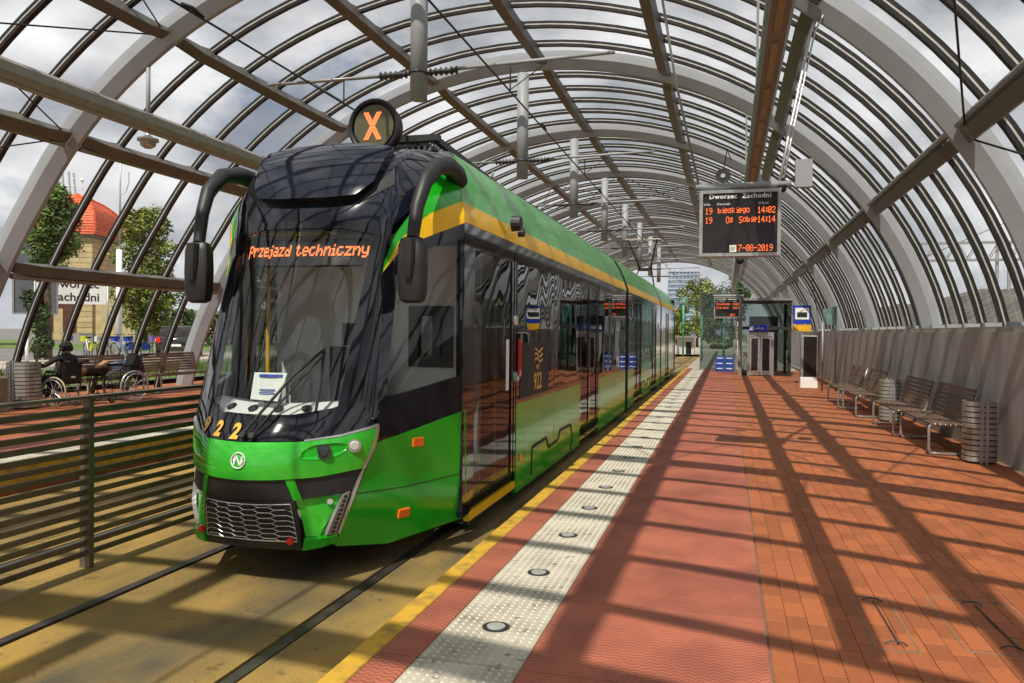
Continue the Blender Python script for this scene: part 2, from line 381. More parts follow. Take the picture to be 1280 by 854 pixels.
DOT = {'0': '0E11131519110E', '1': '040C040404040E', '2': '0E11010204081F', '3': '1F02040201110E', '4': '02060A121F0202', '5': '1F101E0101110E', '6': '0608101E11110E', '7': '1F010204080808', '8': '0E11110E11110E', '9': '0E11110F01020C',
 ':': '000C0C000C0C00', '-': '0000001F000000', ' ': '00000000000000', 'b': '10101619111E00', 'i': '04000C04040E00', 'e': '000E111F100E00', 's': '000F100E011E00', 'k': '10121418141200', 'g': '000F11110F010E', 'o': '000E1111110E00', 'O': '0E11111111110E', 'S': '0F10100E01011E',
 'P': '1E11111E101010', 'r': '00161910101000', 'z': '001F0204081F00', 'j': '0200060202120C', 'a': '000E010F110F00', 'd': '01010D13110F00', 't': '081C0808090600', 'c': '000E1010110E00', 'h': '10101619111100', 'n': '00161911111100', 'y': '001111110F010E', 'l': '0C040404040E00', 'I': '0E04040404040E', 'w': '00111115150A00', 'X': '11110A040A1111'}
def led_text(mb, txt, org, right, upv, pitch, mi=0, fill=.92, vk=1.0, adv=6):
    o, a, b = Vector(org), Vector(right), Vector(upv)
    x = 0
    for ch in txt:
        h = DOT[ch]
        for r in range(7):
            bits = int(h[2*r:2*r+2], 16)
            for c in range(5):
                if bits >> (4-c) & 1:
                    p = o+a*((x+c)*pitch)+b*((6-r)*pitch*vk); e = pitch*fill
                    mb.add([p, p+a*e, p+a*e+b*e*vk, p+b*e*vk], [(0, 1, 2, 3)], mi)
        x += (4 if ch in ':i ' and adv < 6 else adv)
    return x*pitch

# ------------------------------------------------------------------ ground, track bed, platforms
def sheet(name, x0, x1, y0, y1, z, mt):
    mb = MB(); mb.add([(x0, y0, z), (x1, y0, z), (x1, y1, z), (x0, y1, z)], [(0, 1, 2, 3)]); return struct(mb.build(name, mt))
sheet('ground', -500, 500, -60, 900, -.30, 'earth')
ZR = -.16
YE = 68.0
mb = MB()
for x0, x1 in ((-7.2, -6.635), (-6.525, -5.155), (-5.045, -3.925), (-3.815, -2.435), (-2.325, -1.77)):
    mb.bx(x0, x1, -9, 200, -.28, ZR)
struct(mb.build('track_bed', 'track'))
for xr, lab in ((-3.87, 'grooved steel tram rail under the left wheels of the green tram'), (-2.38, 'grooved steel tram rail beside the right platform edge'),
                (-6.58, 'grooved steel tram rail next to the far left platform edge'), (-5.10, 'grooved steel tram rail just behind the slatted fence')):
    t = thing('tram_rail', lab, 'rail', (xr, 0, ZR), world=True)
    mb = MB(); mb.bx(xr-.055, xr+.055, -9, 190, -.30, ZR-.035); mb.build('groove', 'groove', t)
    mb = MB(); sgn = 1 if xr in (-3.87, -6.58) else -1
    mb.bx(xr-.035-sgn*.012, xr+.035-sgn*.012, -9, 190, ZR-.15, ZR+.004); mb.build('rail_head', 'railsteel', t)

mb = MB(); mb.bx(-1.77, 3.4, -9, 36.2, -.28, -.012); struct(mb.build('platform', ['kerb']))
sheet('platform_joints', .23, 3.4, -9, 11.9, -.008, 'grout')
mb = MB(); mb.bx(.232, 3.4, 11.5, 36.2, -.014, -.002); struct(mb.build('far_paving_bricks', 'farbrick'))
mb = MB(); mb.bx(-1.765, 3.4, -9, 2.57, -.02, -.003); struct(mb.build('platform_behind', 'farbrick'))
# yellow edge
mb = MB(); mb.cbox(-1.775, -1.652, 2.0, 36.2, -.03, .002, .006); struct(mb.build('platform_edge_line', 'yellow_edge'))
# slabs (one metre long each)
strip = struct(link('tactile_strip', None))
def slab_mesh(name, x0, x1, mt, dots=False):
    mb = MB(); mb.cbox(x0, x1, .004, .996, -.03, 0, .004)
    if dots:
        ny, nx = 20, 11
        for i in range(ny):
            for j in range(nx):
                x = x0+.03+(x1-x0-.06)*j/(nx-1)+(.012 if i % 2 else -.012)*0; y = .03+.94*i/(ny-1)
                if (x+1.18)**2+(y-.46)**2 < .085**2: continue
                q = len(mb.v); r = .011
                ring = [(x+r*math.cos(k*pi/3), y+r*math.sin(k*pi/3), 0) for k in range(6)]+[(x+r*.6*math.cos(k*pi/3), y+r*.6*math.sin(k*pi/3), .005) for k in range(6)]
                mb.add(ring, [(k, (k+1) % 6, 6+(k+1) % 6, 6+k) for k in range(6)]+[tuple(range(6, 12))], 1)
    return mb.mesh(name, [mt, 'dot'] if dots else mt)
sm_w = slab_mesh('white_slab', -1.438, -.923, 'white_slab', True)
sm_r1 = slab_mesh('red_tile', -1.648, -1.442, 'red_tile')
sm_r2 = slab_mesh('red_tile', -.919, .226, 'red_tile')
lb = MB(); lb.disc((-1.18, .46, -.01), (0, 0, 1), .075, 24, .014, 0); lb.disc((-1.18, .46, .004), (0, 0, 1), .05, 20, .004, 1)
lm = lb.mesh('inset_lamp', ['darkmetal', 'lens'])
for i in range(34):
    y = 2.57+i
    link('white_slab', sm_w, strip, (0, y, 0)); link('red_tile', sm_r1, strip, (0, y, 0)); link('red_tile', sm_r2, strip, (0, y, 0))
    if i % 1 == 0: link('inset_lamp', lm, strip, (0, y+1.02, 0))
# clay pavers
pav = struct(link('brick_paving', None))
PW_, PL_ = .1105, .221
pmb = MB(); pmb.cbox(-PW_/2+.001, PW_/2-.001, -PL_/2+.0025, PL_/2-.0025, -.03, 0, .0025); pm = pmb.mesh('brick', 'brick')
cells = []
for c in range(28):
    for q in range(41):
        x = .235+PW_*(c+.5); y = 2.6+PL_*(q+.5)+(PL_/2 if c % 2 else 0)
        if x > 3.36 or y > 11.6: continue
        d = y*math.cos(YAW)-x*math.sin(YAW); u = 640+F*(x*math.cos(YAW)+y*math.sin(YAW))/d; v = 417+F*1.6/d
        cells.append((0 if (u < 1310 and v < 880) else 1, d, x, y))
cells.sort()
rest = MB()
for i, (_, d, x, y) in enumerate(cells):
    dz = random.uniform(-.0015, .0012)
    if i < 296: link('brick', pm, pav, (x, y, dz))
    else: rest.cbox(x-PW_/2+.001, x+PW_/2-.001, y-PL_/2+.0025, y+PL_/2-.0025, -.03, dz, .0025)
stuff(rest.build('brick_field', 'brick', pav))
# access covers let into the paving
for (x, y, lab) in ((.86, 4.75, 'narrow steel framed access cover in the shaded paving'), (1.42, 4.85, 'wider steel framed access cover in the paving nearest the right edge')):
    t = thing('access_cover', lab, 'access cover', (x, y, 0), world=True)
    mb = MB(); w, l = .10 if x < 1 else .22, .42
    for a, b, c, d in ((x-w, x+w, y-l-.006, y-l), (x-w, x+w, y+l, y+l+.006), (x-w-.006, x-w, y-l, y+l), (x+w, x+w+.006, y-l, y+l)): mb.bx(a, b, c, d, -.01, .003)
    mb.build('frame', 'kerb', t)
    mb = MB(); mb.bar((x+w*.2, y-l*.8, .008), (x+w*.1, y+l*.8, .006), .007, .006); mb.build('lifting_bar', 'darkmetal', t)
    for s in (-1, 1):
        mb = MB(); mb.tube([(x-.05, y+s*l*.82, .006), (x-.02, y+s*l*.82, .02), (x+.03, y+s*l*.82, .02), (x+.06, y+s*l*.82, .006)], .004, 6); mb.build('lifting_eye', 'darkmetal', t)

# left platform
mb = MB(); mb.bx(-14.4, -7.2, -9, YE, -.28, .12); struct(mb.build('left_platform', 'farbrick'))
mb = MB(); mb.bx(-7.36, -7.19, -9, YE, -.10, .125); struct(mb.build('left_edge_line', 'yellow_edge'))
lstrip = struct(link('left_tactile_strip', None))
mw = MB(); mw.cbox(-8.02, -7.52, .004, .996, .1, .126, .004); mw = mw.mesh('white_slab', 'white_slab')
mr_ = MB(); mr_.cbox(-9.2, -8.03, .004, .996, .1, .125, .004); mr_ = mr_.mesh('red_tile', 'red_tile')
for i in range(30): link('white_slab', mw, lstrip, (0, 3+i, 0)); link('red_tile', mr_, lstrip, (0, 3+i, 0))
sheet('left_pavement', -400, -14.3, -60, 700, .25, 'asphalt')
sheet('far_road', -14.3, 3.4, 60, 300, -.012, 'paving')
mb = MB(); mb.bx(-1.76, 3.4, 36.2, 300, -.28, -.03); struct(mb.build('far_pavement', 'paving'))
# verge of grass outside the left glazing
def grass(name, x0, x1, y0, y1, z, n, h=.16):
    mb = MB()
    for _ in range(n):
        x, y = random.uniform(x0, x1), random.uniform(y0, y1); a = random.uniform(0, pi); hh = h*random.uniform(.5, 1.3); w = .02
        dx, dy = w*math.cos(a), w*math.sin(a); lx, ly = random.uniform(-.06, .06), random.uniform(-.06, .06)
        mb.add([(x-dx, y-dy, z), (x+dx, y+dy, z), (x+lx, y+ly, z+hh)], [(0, 1, 2)])
    return stuff(mb.build(name, 'grass'))
sheet('grass_verge', -17.6, -14.5, 8, 34, .262, 'grass')
grass('grass', -17.6, -14.6, 9, 30, .262, 9000, .26)
sheet('cycle_path', -27, -22, 10, 60, .256, 'paving')
sheet('far_lawn', -70, -30, 38, 75, .258, 'grass')

# ------------------------------------------------------------------ canopy
XC, ZC, RX, RZ = -4.3414, .2811, 8.2698+.06, 7.2435+.05
A1, PB = 11.056, 6.3051
def prof(th, off):
    d = math.degrees(th); fl = 0
    if d > 150: fl = .75*((d-150)/31)**1.4
    return XC+(RX+off)*math.cos(th)-fl, ZC+(RZ+off)*math.sin(th)
def radial(th):
    v = Vector((math.cos(th)/RX, 0, math.sin(th)/RZ)); v.normalize(); return v
canopy = thing('station_canopy', 'arched glazed steel canopy spanning both tram tracks and platforms', 'canopy', (0, 0, 0))
def arc(t0, t1, n): return [R(t0+(t1-t0)*i/n) for i in range(n+1)]
def band(t0, t1, n, secs):
    mb = MB()
    for sec, mi in secs:
        pts = []; fr = []
        for th in arc(t0, t1, n):
            x, z = prof(th, 0); pts.append((x, 0, z)); fr.append((radial(th), Vector((0, 1, 0))))
        mb.sweep(pts, fr, sec, mi)
    return mb
HA, WA = .38, .32
arch_me = band(11.6, 182, 72, [([(0, .12), (0, WA-.12), (.19, WA), (HA, WA), (HA, 0), (.19, 0)], 0)]).mesh('arch', 'arch')
rib_me = band(11.2, 181.5, 56, [([(.155, -.042), (.155, .042), (.205, .042), (.205, -.042)], 0), ([(.205, -.046), (.205, .046), (.228, .046), (.228, -.046)], 1), ([(.228, -.040), (.228, .040), (.285, .040), (.285, -.040)], 0)]).mesh('rib', ['rib', 'ribline'])
TH = [31.1, 50.4, 69.1, 88.3, 106.1, 123.6, 141.7, 161.2]
pur = []
for th in TH:
    t = R(th); x, z = prof(t, 0); rd = radial(t); tg = Vector((-rd.z, 0, rd.x)); p = Vector((x, 0, z)); mb = MB()
    y0, y1 = WA+.005, PB-.005
    def pt(a, b, y): q = p+rd*a+tg*b; return (q.x, y, q.z)
    w = .10
    # fish-belly beam: tapered ends
    ys = [y0, y0+.5, (y0+y1)/2, y1-.5, y1]; dep = [.09, .0, -.03, .0, .09]
    vs = []
    for y, d in zip(ys, dep): vs += [pt(d, -w, y), pt(d, w, y), pt(.17, w, y), pt(.17, -w, y)]
    fs = []
    for i in range(4):
        for j in range(4): fs.append((i*4+j, i*4+(j+1) % 4, i*4+4+(j+1) % 4, i*4+4+j))
    fs += [(3, 2, 1, 0), (16, 17, 18, 19)]
    mb.add(vs, fs)
    for j in range(1, 6):
        yy = WA/2+j*PB/6
        vs = [pt(.165, -.05, yy-.05), pt(.165, .05, yy-.05), pt(.165, .05, yy+.05), pt(.165, -.05, yy+.05), pt(.20, -.05, yy-.05), pt(.20, .05, yy-.05), pt(.20, .05, yy+.05), pt(.20, -.05, yy+.05)]
        mb.add(vs, [(0, 1, 5, 4), (1, 2, 6, 5), (2, 3, 7, 6), (3, 0, 4, 7)])
        # sloped fins between beam and rib
        mb.add([pt(.16, -.09, yy-.06), pt(.16, -.09, yy-.5), pt(.25, -.09, yy-.06), pt(.16, -.07, yy-.06), pt(.16, -.07, yy-.5), pt(.25, -.07, yy-.06)], [(0, 1, 2), (5, 4, 3), (0, 3, 4, 1), (1, 4, 5, 2), (2, 5, 3, 0)])
    if th > 160 or th < 32 or 140 < th < 143: mb.tube([pt(.12, .17, y0), pt(.12, .17, y1)], .055, 8, mi=1)
    pur.append(mb.mesh('purlin', ['purlin', 'steel']))
# glazing panes
edges = [11.4]+TH+[181.2]
pane_me = []
for i in range(len(edges)-1):
    mb = MB(); n = 5
    for hw, off in ((0, .55),):
        vs = []
        for k in range(n+1):
            th = R(edges[i]+.15+(edges[i+1]-edges[i]-.3)*k/n); x, z = prof(th, .302); x2, z2 = prof(th, .310)
            y0, y1 = .015, PB/6-.015
            vs += [(x, y0, z), (x, y1, z), (x2, y1, z2), (x2, y0, z2)]
        fs = []
        for k in range(n):
            fs.append((k*4, k*4+1, k*4+5, k*4+4))
        mb.add(vs, fs)
    pane_me.append(mb.mesh('glass_pane', 'paneglass'))
K0, K1 = -3, 9
panes = []
for k in range(K0, K1+1):
    y = A1+k*PB
    link('arch', arch_me, canopy, (0, y, 0))
    if k == K1: break
    for me in pur: link('purlin', me, canopy, (0, y, 0))
    for j in range(1, 6): link('rib', rib_me, canopy, (0, y+WA/2+j*PB/6, 0))
    for j in range(6):
        for i, me in enumerate(pane_me):
            yy = y+WA/2+j*PB/6
            panes.append((0 if (yy > 6 or (yy > 2.5 and i in (0, 1, 6, 7, 8))) else 1, yy, i))
panes.sort()
prest = MB()
for n, (_, yy, i) in enumerate(panes):
    if n < 300: link('glass_pane', pane_me[i], canopy, (0, yy, 0))
    else:
        me = pane_me[i]; prest.add([(v.co.x, v.co.y+yy, v.co.z) for v in me.vertices], [tuple(p.vertices) for p in me.polygons])
stuff(prest.build('far_glass_panes', 'paneglass', canopy))
# bracing rods with gussets
def ppt(i, y, off=.1):
    th = R(edges[i]); x, z = prof(th, off); return Vector((x, y, z))
for k in (-1, 3):
    ya, yb = A1+k*PB+WA, A1+(k+1)*PB
    for i in range(1, 9 if k == -1 else 6):
        for a, b in ((i, i+1), (i+1, i)):
            if a == 9: q0, q1 = ppt(9, ya), ppt(b, yb)
            elif b == 9: q0, q1 = ppt(a, ya), ppt(9, yb)
            else: q0, q1 = ppt(a, ya), ppt(b, yb)
            mb = MB(); mb.tube([q0, q1], .013, 6); mb.build('tie_rod', 'cable', canopy)
    for a, b in ((0, 1), (1, 0)):
        mb = MB(); mb.tube([ppt(a, ya), ppt(b, yb)], .013, 6); mb.build('tie_rod', 'cable', canopy)

# right side wall
wall = thing('side_wall', 'long grey concrete wall behind the slatted benches', 'wall', (3.4, 0, 0), world=True)
for k in range(-2, 10):
    y = A1+k*PB-PB*.25
    mb = MB(); mb.bx(3.40, 4.5, y+.006, y+PB-.006, -.28, 1.66); mb.build('wall_panel', 'wall', wall)
mb = MB(); mb.bx(3.415, 4.45, -5, YE, -.27, 1.645); mb.build('wall_core', 'sill', wall)
for k in range(-2, 9):
    y = A1+k*PB+WA
    mb = MB(); mb.bx(3.43, 4.4, y+.06, y+PB-WA-.06, 1.66, 1.725)
    mb.build('sill', 'sill', wall)
    mb = MB()
    for j in range(1, 6): yy = y-WA/2+j*PB/6; mb.bx(3.75, 3.98, yy-.07, yy+.07, 1.725, 1.80)
    mb.build('rib_shoe', 'arch', wall)

# ------------------------------------------------------------------ tram
XT = -3.13
_ZT = [.08, .2, .35, .6, .75, .85, 1.0, 1.6, 2.2, 2.5, 2.6, 2.7, 2.9, 3.05, 3.15, 3.22]
_T = dict(yc=[4.71, 4.66, 4.60, 4.56, 4.57, 4.61, 4.72, 4.98, 5.23, 5.36, 5.41, 5.46, 5.60, 5.80, 6.10, 6.6],
          ca=[.46, .50, .57, .65, .70, .73, .72, .68, .65, .65, .65, .64, .63, .60, .56, .5],
          ya=[4.76, 4.77, 4.83, 4.97, 5.03, 5.07, 5.08, 5.24, 5.41, 5.50, 5.54, 5.58, 5.70, 5.90, 6.20, 6.7])
_ZK = [.0, .1, .3, .7, 1.0, 1.6, 2.2, 2.5, 2.66, 2.77, 2.98, 3.14, 3.25, 3.32]
_K = dict(ck=[1.05, 1.07, 1.08, 1.08, 1.08, 1.08, 1.08, 1.08, 1.03, .985, .89, .79, .655, .44],
          yk=[6.16, 6.14, 6.11, 6.09, 6.07, 6.05, 6.03, 6.01, 6.10, 6.22, 6.42, 6.60, 6.85, 7.33])
def _I(k, z):
    if k in _K: return float(np.interp(z, _ZK, _K[k]))
    w = .05 if z > .5 else .02
    return float(sum(np.interp(z+d, _ZT, _T[k]) for d in (-w, -w/2, 0, w/2, w))/5)
YM = 39.4
def S(s, z, rear=False):
    sg = -1 if s < 0 else 1; s = abs(s)
    yc, ca, ya, ck, yk = (_I(k, z) for k in ('yc', 'ca', 'ya', 'ck', 'yk'))
    if s <= 1: c = ca*s; y = yc+(ya-yc)*s*s
    elif s <= 2: t = s-1; c = ca+(ck-ca)*t; y = ya+(yk-ya)*t-.16*t*(1-t)
    else: c = ck; y = yk+s-2
    if rear: y = YM-y; sg = -sg if False else sg
    return Vector((XT+sg*c, y, z))
def SN(s, z, rear=False):
    e = .01
    a = S(s+e, z, rear)-S(s-e, z, rear); b = S(s, z+e, rear)-S(s, z-e, rear)
    n = a.cross(b); n.normalize(); P = S(s, z, rear)
    ref = P-Vector((XT, 7.5 if not rear else YM-7.5, 1.6))
    return n if n.dot(ref) > 0 else -n
def SO(s, z, off=0.0, rear=False): return S(s, z, rear)+SN(s, z, rear)*off
def plerp(pts, t):
    n = len(pts)-1; x = t*n; i = min(int(x), n-1); f = x-i
    return (pts[i][0]*(1-f)+pts[i+1][0]*f, pts[i][1]*(1-f)+pts[i+1][1]*f)
def patch(mb, bot, top, nu=10, nv=4, off=0.0, th=.02, mi=0, mirror=False, rear=False):
    """a panel that follows the body: bot/top are (s,z) polylines; it has a rim of depth th"""
    if mirror: bot = [(-s, z) for s, z in bot]; top = [(-s, z) for s, z in top]
    g = []
    for i in range(nu+1):
        b, t = plerp(bot, i/nu), plerp(top, i/nu); r = []
        for j in range(nv+1):
            f = j/nv; s, z = b[0]*(1-f)+t[0]*f, b[1]*(1-f)+t[1]*f
            P, n = S(s, z, rear), SN(s, z, rear); r.append((P+n*off, P+n*(off-th)))
        g.append(r)
    vs = [q[0] for r in g for q in r]; w = nv+1
    fs = [(i*w+j, (i+1)*w+j, (i+1)*w+j+1, i*w+j+1) for i in range(nu) for j in range(nv)]
    if th > 0:
        loop = [(i, 0) for i in range(nu+1)]+[(nu, j) for j in range(1, nv+1)]+[(i, nv) for i in range(nu-1, -1, -1)]+[(0, j) for j in range(nv-1, 0, -1)]
        o = len(vs); vs += [g[i][j][1] for i, j in loop]; k = len(loop)
        for q in range(k):
            a, b = loop[q], loop[(q+1) % k]; fs.append((a[0]*w+a[1], b[0]*w+b[1], o+(q+1) % k, o+q))
    flip = (Vector(vs[w])-Vector(vs[0])).cross(Vector(vs[1])-Vector(vs[0])).dot(SN(*plerp(bot, .5), rear)) < 0
    if flip: fs = [tuple(reversed(f)) for f in fs]
    mb.add(vs, fs, mi)
tram = thing('tram', 'green and yellow low floor tram with black glass front standing at the platform', 'tram', (XT, 16, ZR), world=True)
def tp(name, mats, fn, smooth=True, parent=None, label=None):
    if isinstance(fn, both):
        return [tp(name, mats, (lambda mb, q=q: fn.fn(mb, q)), smooth, parent, label) for q in (False, True)][0]
    mb = MB(); fn(mb); o = mb.build(name, mats, parent or tram, smooth)
    if smooth:
        o.data.set_sharp_from_angle(angle=R(32))
    if label: o['label'] = label
    return o
class both:
    def __init__(s, fn): s.fn = fn

# nose: bumper, grille, fairings
tp('bumper', 'green_front', lambda mb: patch(mb, [(-1.03, .63), (-.72, .60), (-.36, .594), (0, .592), (.36, .594), (.72, .60), (1.03, .632)], [(-1.04, .915), (-.78, .862), (-.53, .838), (0, .832), (.53, .838), (.78, .862), (1.04, .915)], 36, 8, .012, .06))
tp('bumper_insert', 'blackm', lambda mb: (patch(mb, [(-.56, .45), (.56, .45)], [(-.45, .588), (.45, .588)], 16, 3, -.004, .05),
   patch(mb, [(.65, .452), (1.04, .482)], [(.54, .588), (1.03, .624)], 8, 3, -.004, .05), patch(mb, [(.65, .452), (1.04, .482)], [(.54, .588), (1.03, .624)], 8, 3, -.004, .05, mirror=True)))
tp('insert_stripe', 'green', both(lambda mb, q: patch(mb, [(.565, .45), (.645, .452)], [(.455, .590), (.535, .590)], 2, 3, .004, .04, mirror=q)))
gpanel = tp('grille', 'blackm', lambda mb: patch(mb, [(-.80, .10), (.80, .10)], [(-.575, .446), (.575, .446)], 20, 5, -.002, .06))
def hexes(mb):
    rows, cols = 7, 6; z0, z1 = .165, .425
    W = 2/(cols*.75+.25); H = (z1-z0)/rows
    def q(u, z):
        k = (z-z0)/(z1-z0); s = u*(.77*(1-k)+.585*k)*.93
        return SO(s, z, .006)
    for c in range(cols):
        uc = -1+W/2+c*W*.75
        for r in range(rows+(0 if c % 2 else 1)):
            zc = z0+(r+.5 if c % 2 else r)*H
            pts = [(uc-W/2, zc), (uc-W/4, zc+H/2), (uc+W/4, zc+H/2), (uc+W/2, zc), (uc+W/4, zc-H/2), (uc-W/4, zc-H/2)]
            pts = [(u, min(max(z, z0), z1)) for u, z in pts]
            for a, b in zip(pts[:3], pts[1:4]): mb.tube([q(*a), q(*b)], .0032, 4)
    for u in (-1, 1): mb.tube([q(u, z0), q(u, z1)], .004, 4)
    for z in (z0, z1): mb.tube([q(-1+2*i/12, z) for i in range(13)], .004, 4)
tp('grille_mesh', 'silver', hexes, False, gpanel)
for s, z in ((-.84, .188), (.62, .168)):
    P, n = S(s, z), SN(s, z)
    tp('marker_lamp', 'red', lambda mb: mb.disc(P-n*.01, n, .030, 18, .028, 0, .024), False)
for s in (-.52, .52):
    P, n = S(s, .405), SN(s, .405)
    tp('tow_eye', 'darkmetal', lambda mb: (mb.disc(P, n, .020, 12, .012), mb.disc(P+n*.012, n, .008, 8, .006)), False)
tp('fairing', 'green_front', both(lambda mb, q: patch(mb, [(.80, .185), (.90, .187), (1.04, .192)], [(.585, .445), (.75, .455), (.99, .468)], 10, 6, -.035, .03, mirror=q)))
tp('fairing_lip', 'green', both(lambda mb, q: (patch(mb, [(.81, .10), (1.12, .13)], [(.80, .18), (1.10, .186)], 6, 2, .01, .06, mirror=q))))
tp('fog_lamp', 'lens', both(lambda mb, q: mb.disc(SO(-.91 if q else .91, .425, -.03), SN(-.91 if q else .91, .425), .020, 14, .02)), False)
def ledstrip(mb, q):
    patch(mb, [(1.035, .195), (1.095, .192)], [(.985, .47), (1.035, .48)], 2, 8, .002, .03, 0, mirror=q)
    for i in range(9):
        f = (i+.5)/9; z = .20+.265*f; a = 1.045+(.992-1.045)*f; sg = -1 if q else 1
        for k in (0,):
            c = SO(sg*(a+.022), z, .004); n = SN(sg*(a+.022), z); t = (S(sg*(a+.05), z)-S(sg*a, z)).normalized(); b = n.cross(t)
            mb.add([c+t*x+b*y for x, y in ((-.014, -.009), (.014, -.009), (.014, .009), (-.014, .009))], [(0, 1, 2, 3)], 1)
tp('running_light', ['steel', 'textblack'], both(ledstrip), False)
# headlamps: lens, and a flat darker green patch that paints the recess shading
for sg in (1, -1):
    for s, z, r, mt, rim in ((.70, .768, .046, 'carblack', .060), (.90, .796, .044, 'lens', .054)):
        P, n = SO(sg*s, z, .012), SN(sg*s, z)
        d = (n+Vector((0, -1, 0))*.6).normalized() if sg > 0 else n; P = P if sg > 0 else P-n*.03
        h = tp('headlight', 'silver' if mt == 'lens' else 'darkmetal', lambda mb: mb.disc(P-d*.02, d, rim*.86, 20, .034), False)
        h2 = MB(); h2.disc(P+d*.012, d, r*.84, 20, .010, 0, r*.6); h2.build('lens', mt, h)
    mb = MB(); patch(mb, [(.54, .728), (.66, .715), (.82, .735), (.86, .79)], [(.54, .77), (.60, .812), (.78, .822), (.86, .80)], 8, 3, .0155, .004, mirror=sg < 0); mb.build('lamp_recess_shade', 'green', tram, True)
tp('trim_strip', 'silver', both(lambda mb, q: (patch(mb, [(.53, .838), (.78, .862), (1.04, .915)], [(.53, .848), (.78, .875), (1.045, .935)], 10, 1, .016, .02, mirror=q),
   patch(mb, [(1.035, .63), (1.06, .63)], [(1.035, .93), (1.062, .93)], 1, 6, .014, .03, mirror=q), patch(mb, [(1.10, .192), (1.115, .192)], [(1.038, .63), (1.06, .63)], 1, 6, .010, .03, mirror=q))))
def emblem(mb):
    P, n = SO(.0, .718, .014), SN(0, .718); a = Vector((1, 0, 0)); b = n.cross(a)*1; b = -b if b.z < 0 else b
    mb.tube([P+(a*math.cos(t)+b*math.sin(t))*.052+n*.002 for t in [2*pi*i/24 for i in range(24)]], .0045, 5, True)
    for (x0, y0, x1, y1) in ((-.030, -.028, -.018, .034), (-.018, .034, .018, -.034), (.018, -.034, .030, .028), (-.036, -.004, -.018, .034), (.036, .004, .018, -.034)):
        mb.bar(P+a*x0+b*y0+n*.002, P+a*x1+b*y1+n*.002, .011, .004, n)
tp('emblem', 'white', emblem, False)
# black band, windscreen and its frame
tp('windscreen_base', 'black', lambda mb: patch(mb, [(-1.04, .922), (-.78, .87), (-.53, .846), (0, .84), (.53, .846), (.78, .87), (1.04, .922)], [(-.90, 1.14), (-.70, 1.08), (-.36, 1.012), (0, .998), (.36, 1.012), (.70, 1.055), (.90, 1.12)], 36, 5, 0, .06))
tp('windscreen_pillar', 'black', both(lambda mb, q: patch(mb, [(.74, 1.065), (1.10, .95)], [(.88, 2.38), (1.06, 2.30)], 4, 16, 0, .05, mirror=q)))
tp('windscreen_header', 'black', lambda mb: patch(mb, [(-1.06, 2.30), (-.5, 2.36), (.5, 2.36), (1.06, 2.30)], [(-1.10, 2.42), (1.10, 2.42)], 24, 2, .002, .05))
tp('windscreen', 'windscreen', lambda mb: patch(mb, [(-.80, 1.08), (-.36, 1.005), (0, .993), (.36, 1.005), (.80, 1.05)], [(-.92, 2.37), (.92, 2.37)], 30, 22, -.006, 0))
# cab sides
tp('cab_side', 'green', both(lambda mb, q: patch(mb, [(1.12, .10), (1.45, .02), (2.0, .06)], [(1.065, .80), (1.5, .868), (2.0, .955)], 14, 8, .004, .05, mirror=q)))
tp('panel_seam', 'rubber', both(lambda mb, q: patch(mb, [(1.075, .455), (1.5, .43), (2.0, .44)], [(1.074, .461), (1.5, .436), (2.0, .446)], 12, 1, .0055, .004, mirror=q)))
tp('cab_belt', 'black', both(lambda mb, q: patch(mb, [(1.055, .80), (1.5, .868), (2.0, .955)], [(1.06, 1.11), (1.5, 1.16), (2.0, 1.24)], 12, 4, 0, .04, mirror=q)))
tp('cab_pillar', 'black', both(lambda mb, q: (patch(mb, [(1.05, 1.08), (1.14, 1.11)], [(1.02, 2.05), (1.20, 2.03)], 3, 10, 0, .04, mirror=q), patch(mb, [(1.94, 1.22), (2.0, 1.23)], [(1.94, 2.45), (2.0, 2.475)], 2, 8, .0, .04, mirror=q),
   patch(mb, [(1.02, 2.0), (1.2, 2.03), (1.5, 2.22), (1.95, 2.34)], [(1.0, 2.03), (1.19, 2.19), (1.46, 2.305), (1.99, 2.475)], 12, 2, 0, .04, mirror=q))))
tp('cab_window', 'cabglass', both(lambda mb, q: patch(mb, [(1.12, 1.10), (1.5, 1.15), (1.95, 1.22)], [(1.17, 2.04), (1.5, 2.24), (1.95, 2.36)], 10, 10, -.008, 0, mirror=q)))
tp('yellow_band', 'yellow', both(lambda mb, q: patch(mb, [(1.0, 2.02), (1.19, 2.19), (1.46, 2.305), (2.0, 2.472)], [(1.01, 2.03), (1.19, 2.285), (1.52, 2.50), (2.0, 2.66)], 16, 3, .006, .04, mirror=q)))
tp('roof_flank', 'green', both(lambda mb, q: patch(mb, [(1.01, 2.03), (1.19, 2.285), (1.52, 2.50), (2.0, 2.66)], [(1.03, 2.125), (1.14, 2.337), (1.42, 2.62), (1.97, 3.14)], 18, 6, .004, .04, mirror=q)))
# dome
def dome(mb):
    bs = [(-1.10, 2.40), (-.5, 2.40), (.5, 2.40), (1.10, 2.40)]
    ts = [(-1.44, 2.64), (-.72, 2.64), (.72, 2.64), (1.44, 2.64)]
    us = [(-1.98, 3.14), (-.95, 3.05), (.95, 3.05), (1.98, 3.14)]
    patch(mb, bs, ts, 30, 4, 0, 0); patch(mb, ts, us, 30, 10, 0, 0)
    patch(mb, us, [(-2.0, 3.28), (-.95, 3.2), (.95, 3.2), (2.0, 3.28)], 30, 5, 0, 0)
dm = tp('front_dome', 'navy', dome)
tp('dome_hatch', 'navy', lambda mb: patch(mb, [(-.74, 2.70), (-.62, 2.59), (-.3, 2.565), (.3, 2.565), (.62, 2.59), (.80, 2.70)], [(-.90, 3.0), (-.6, 3.04), (-.3, 3.05), (.3, 3.05), (.6, 3.04), (.90, 3.0)], 26, 10, .07, .09), parent=dm)
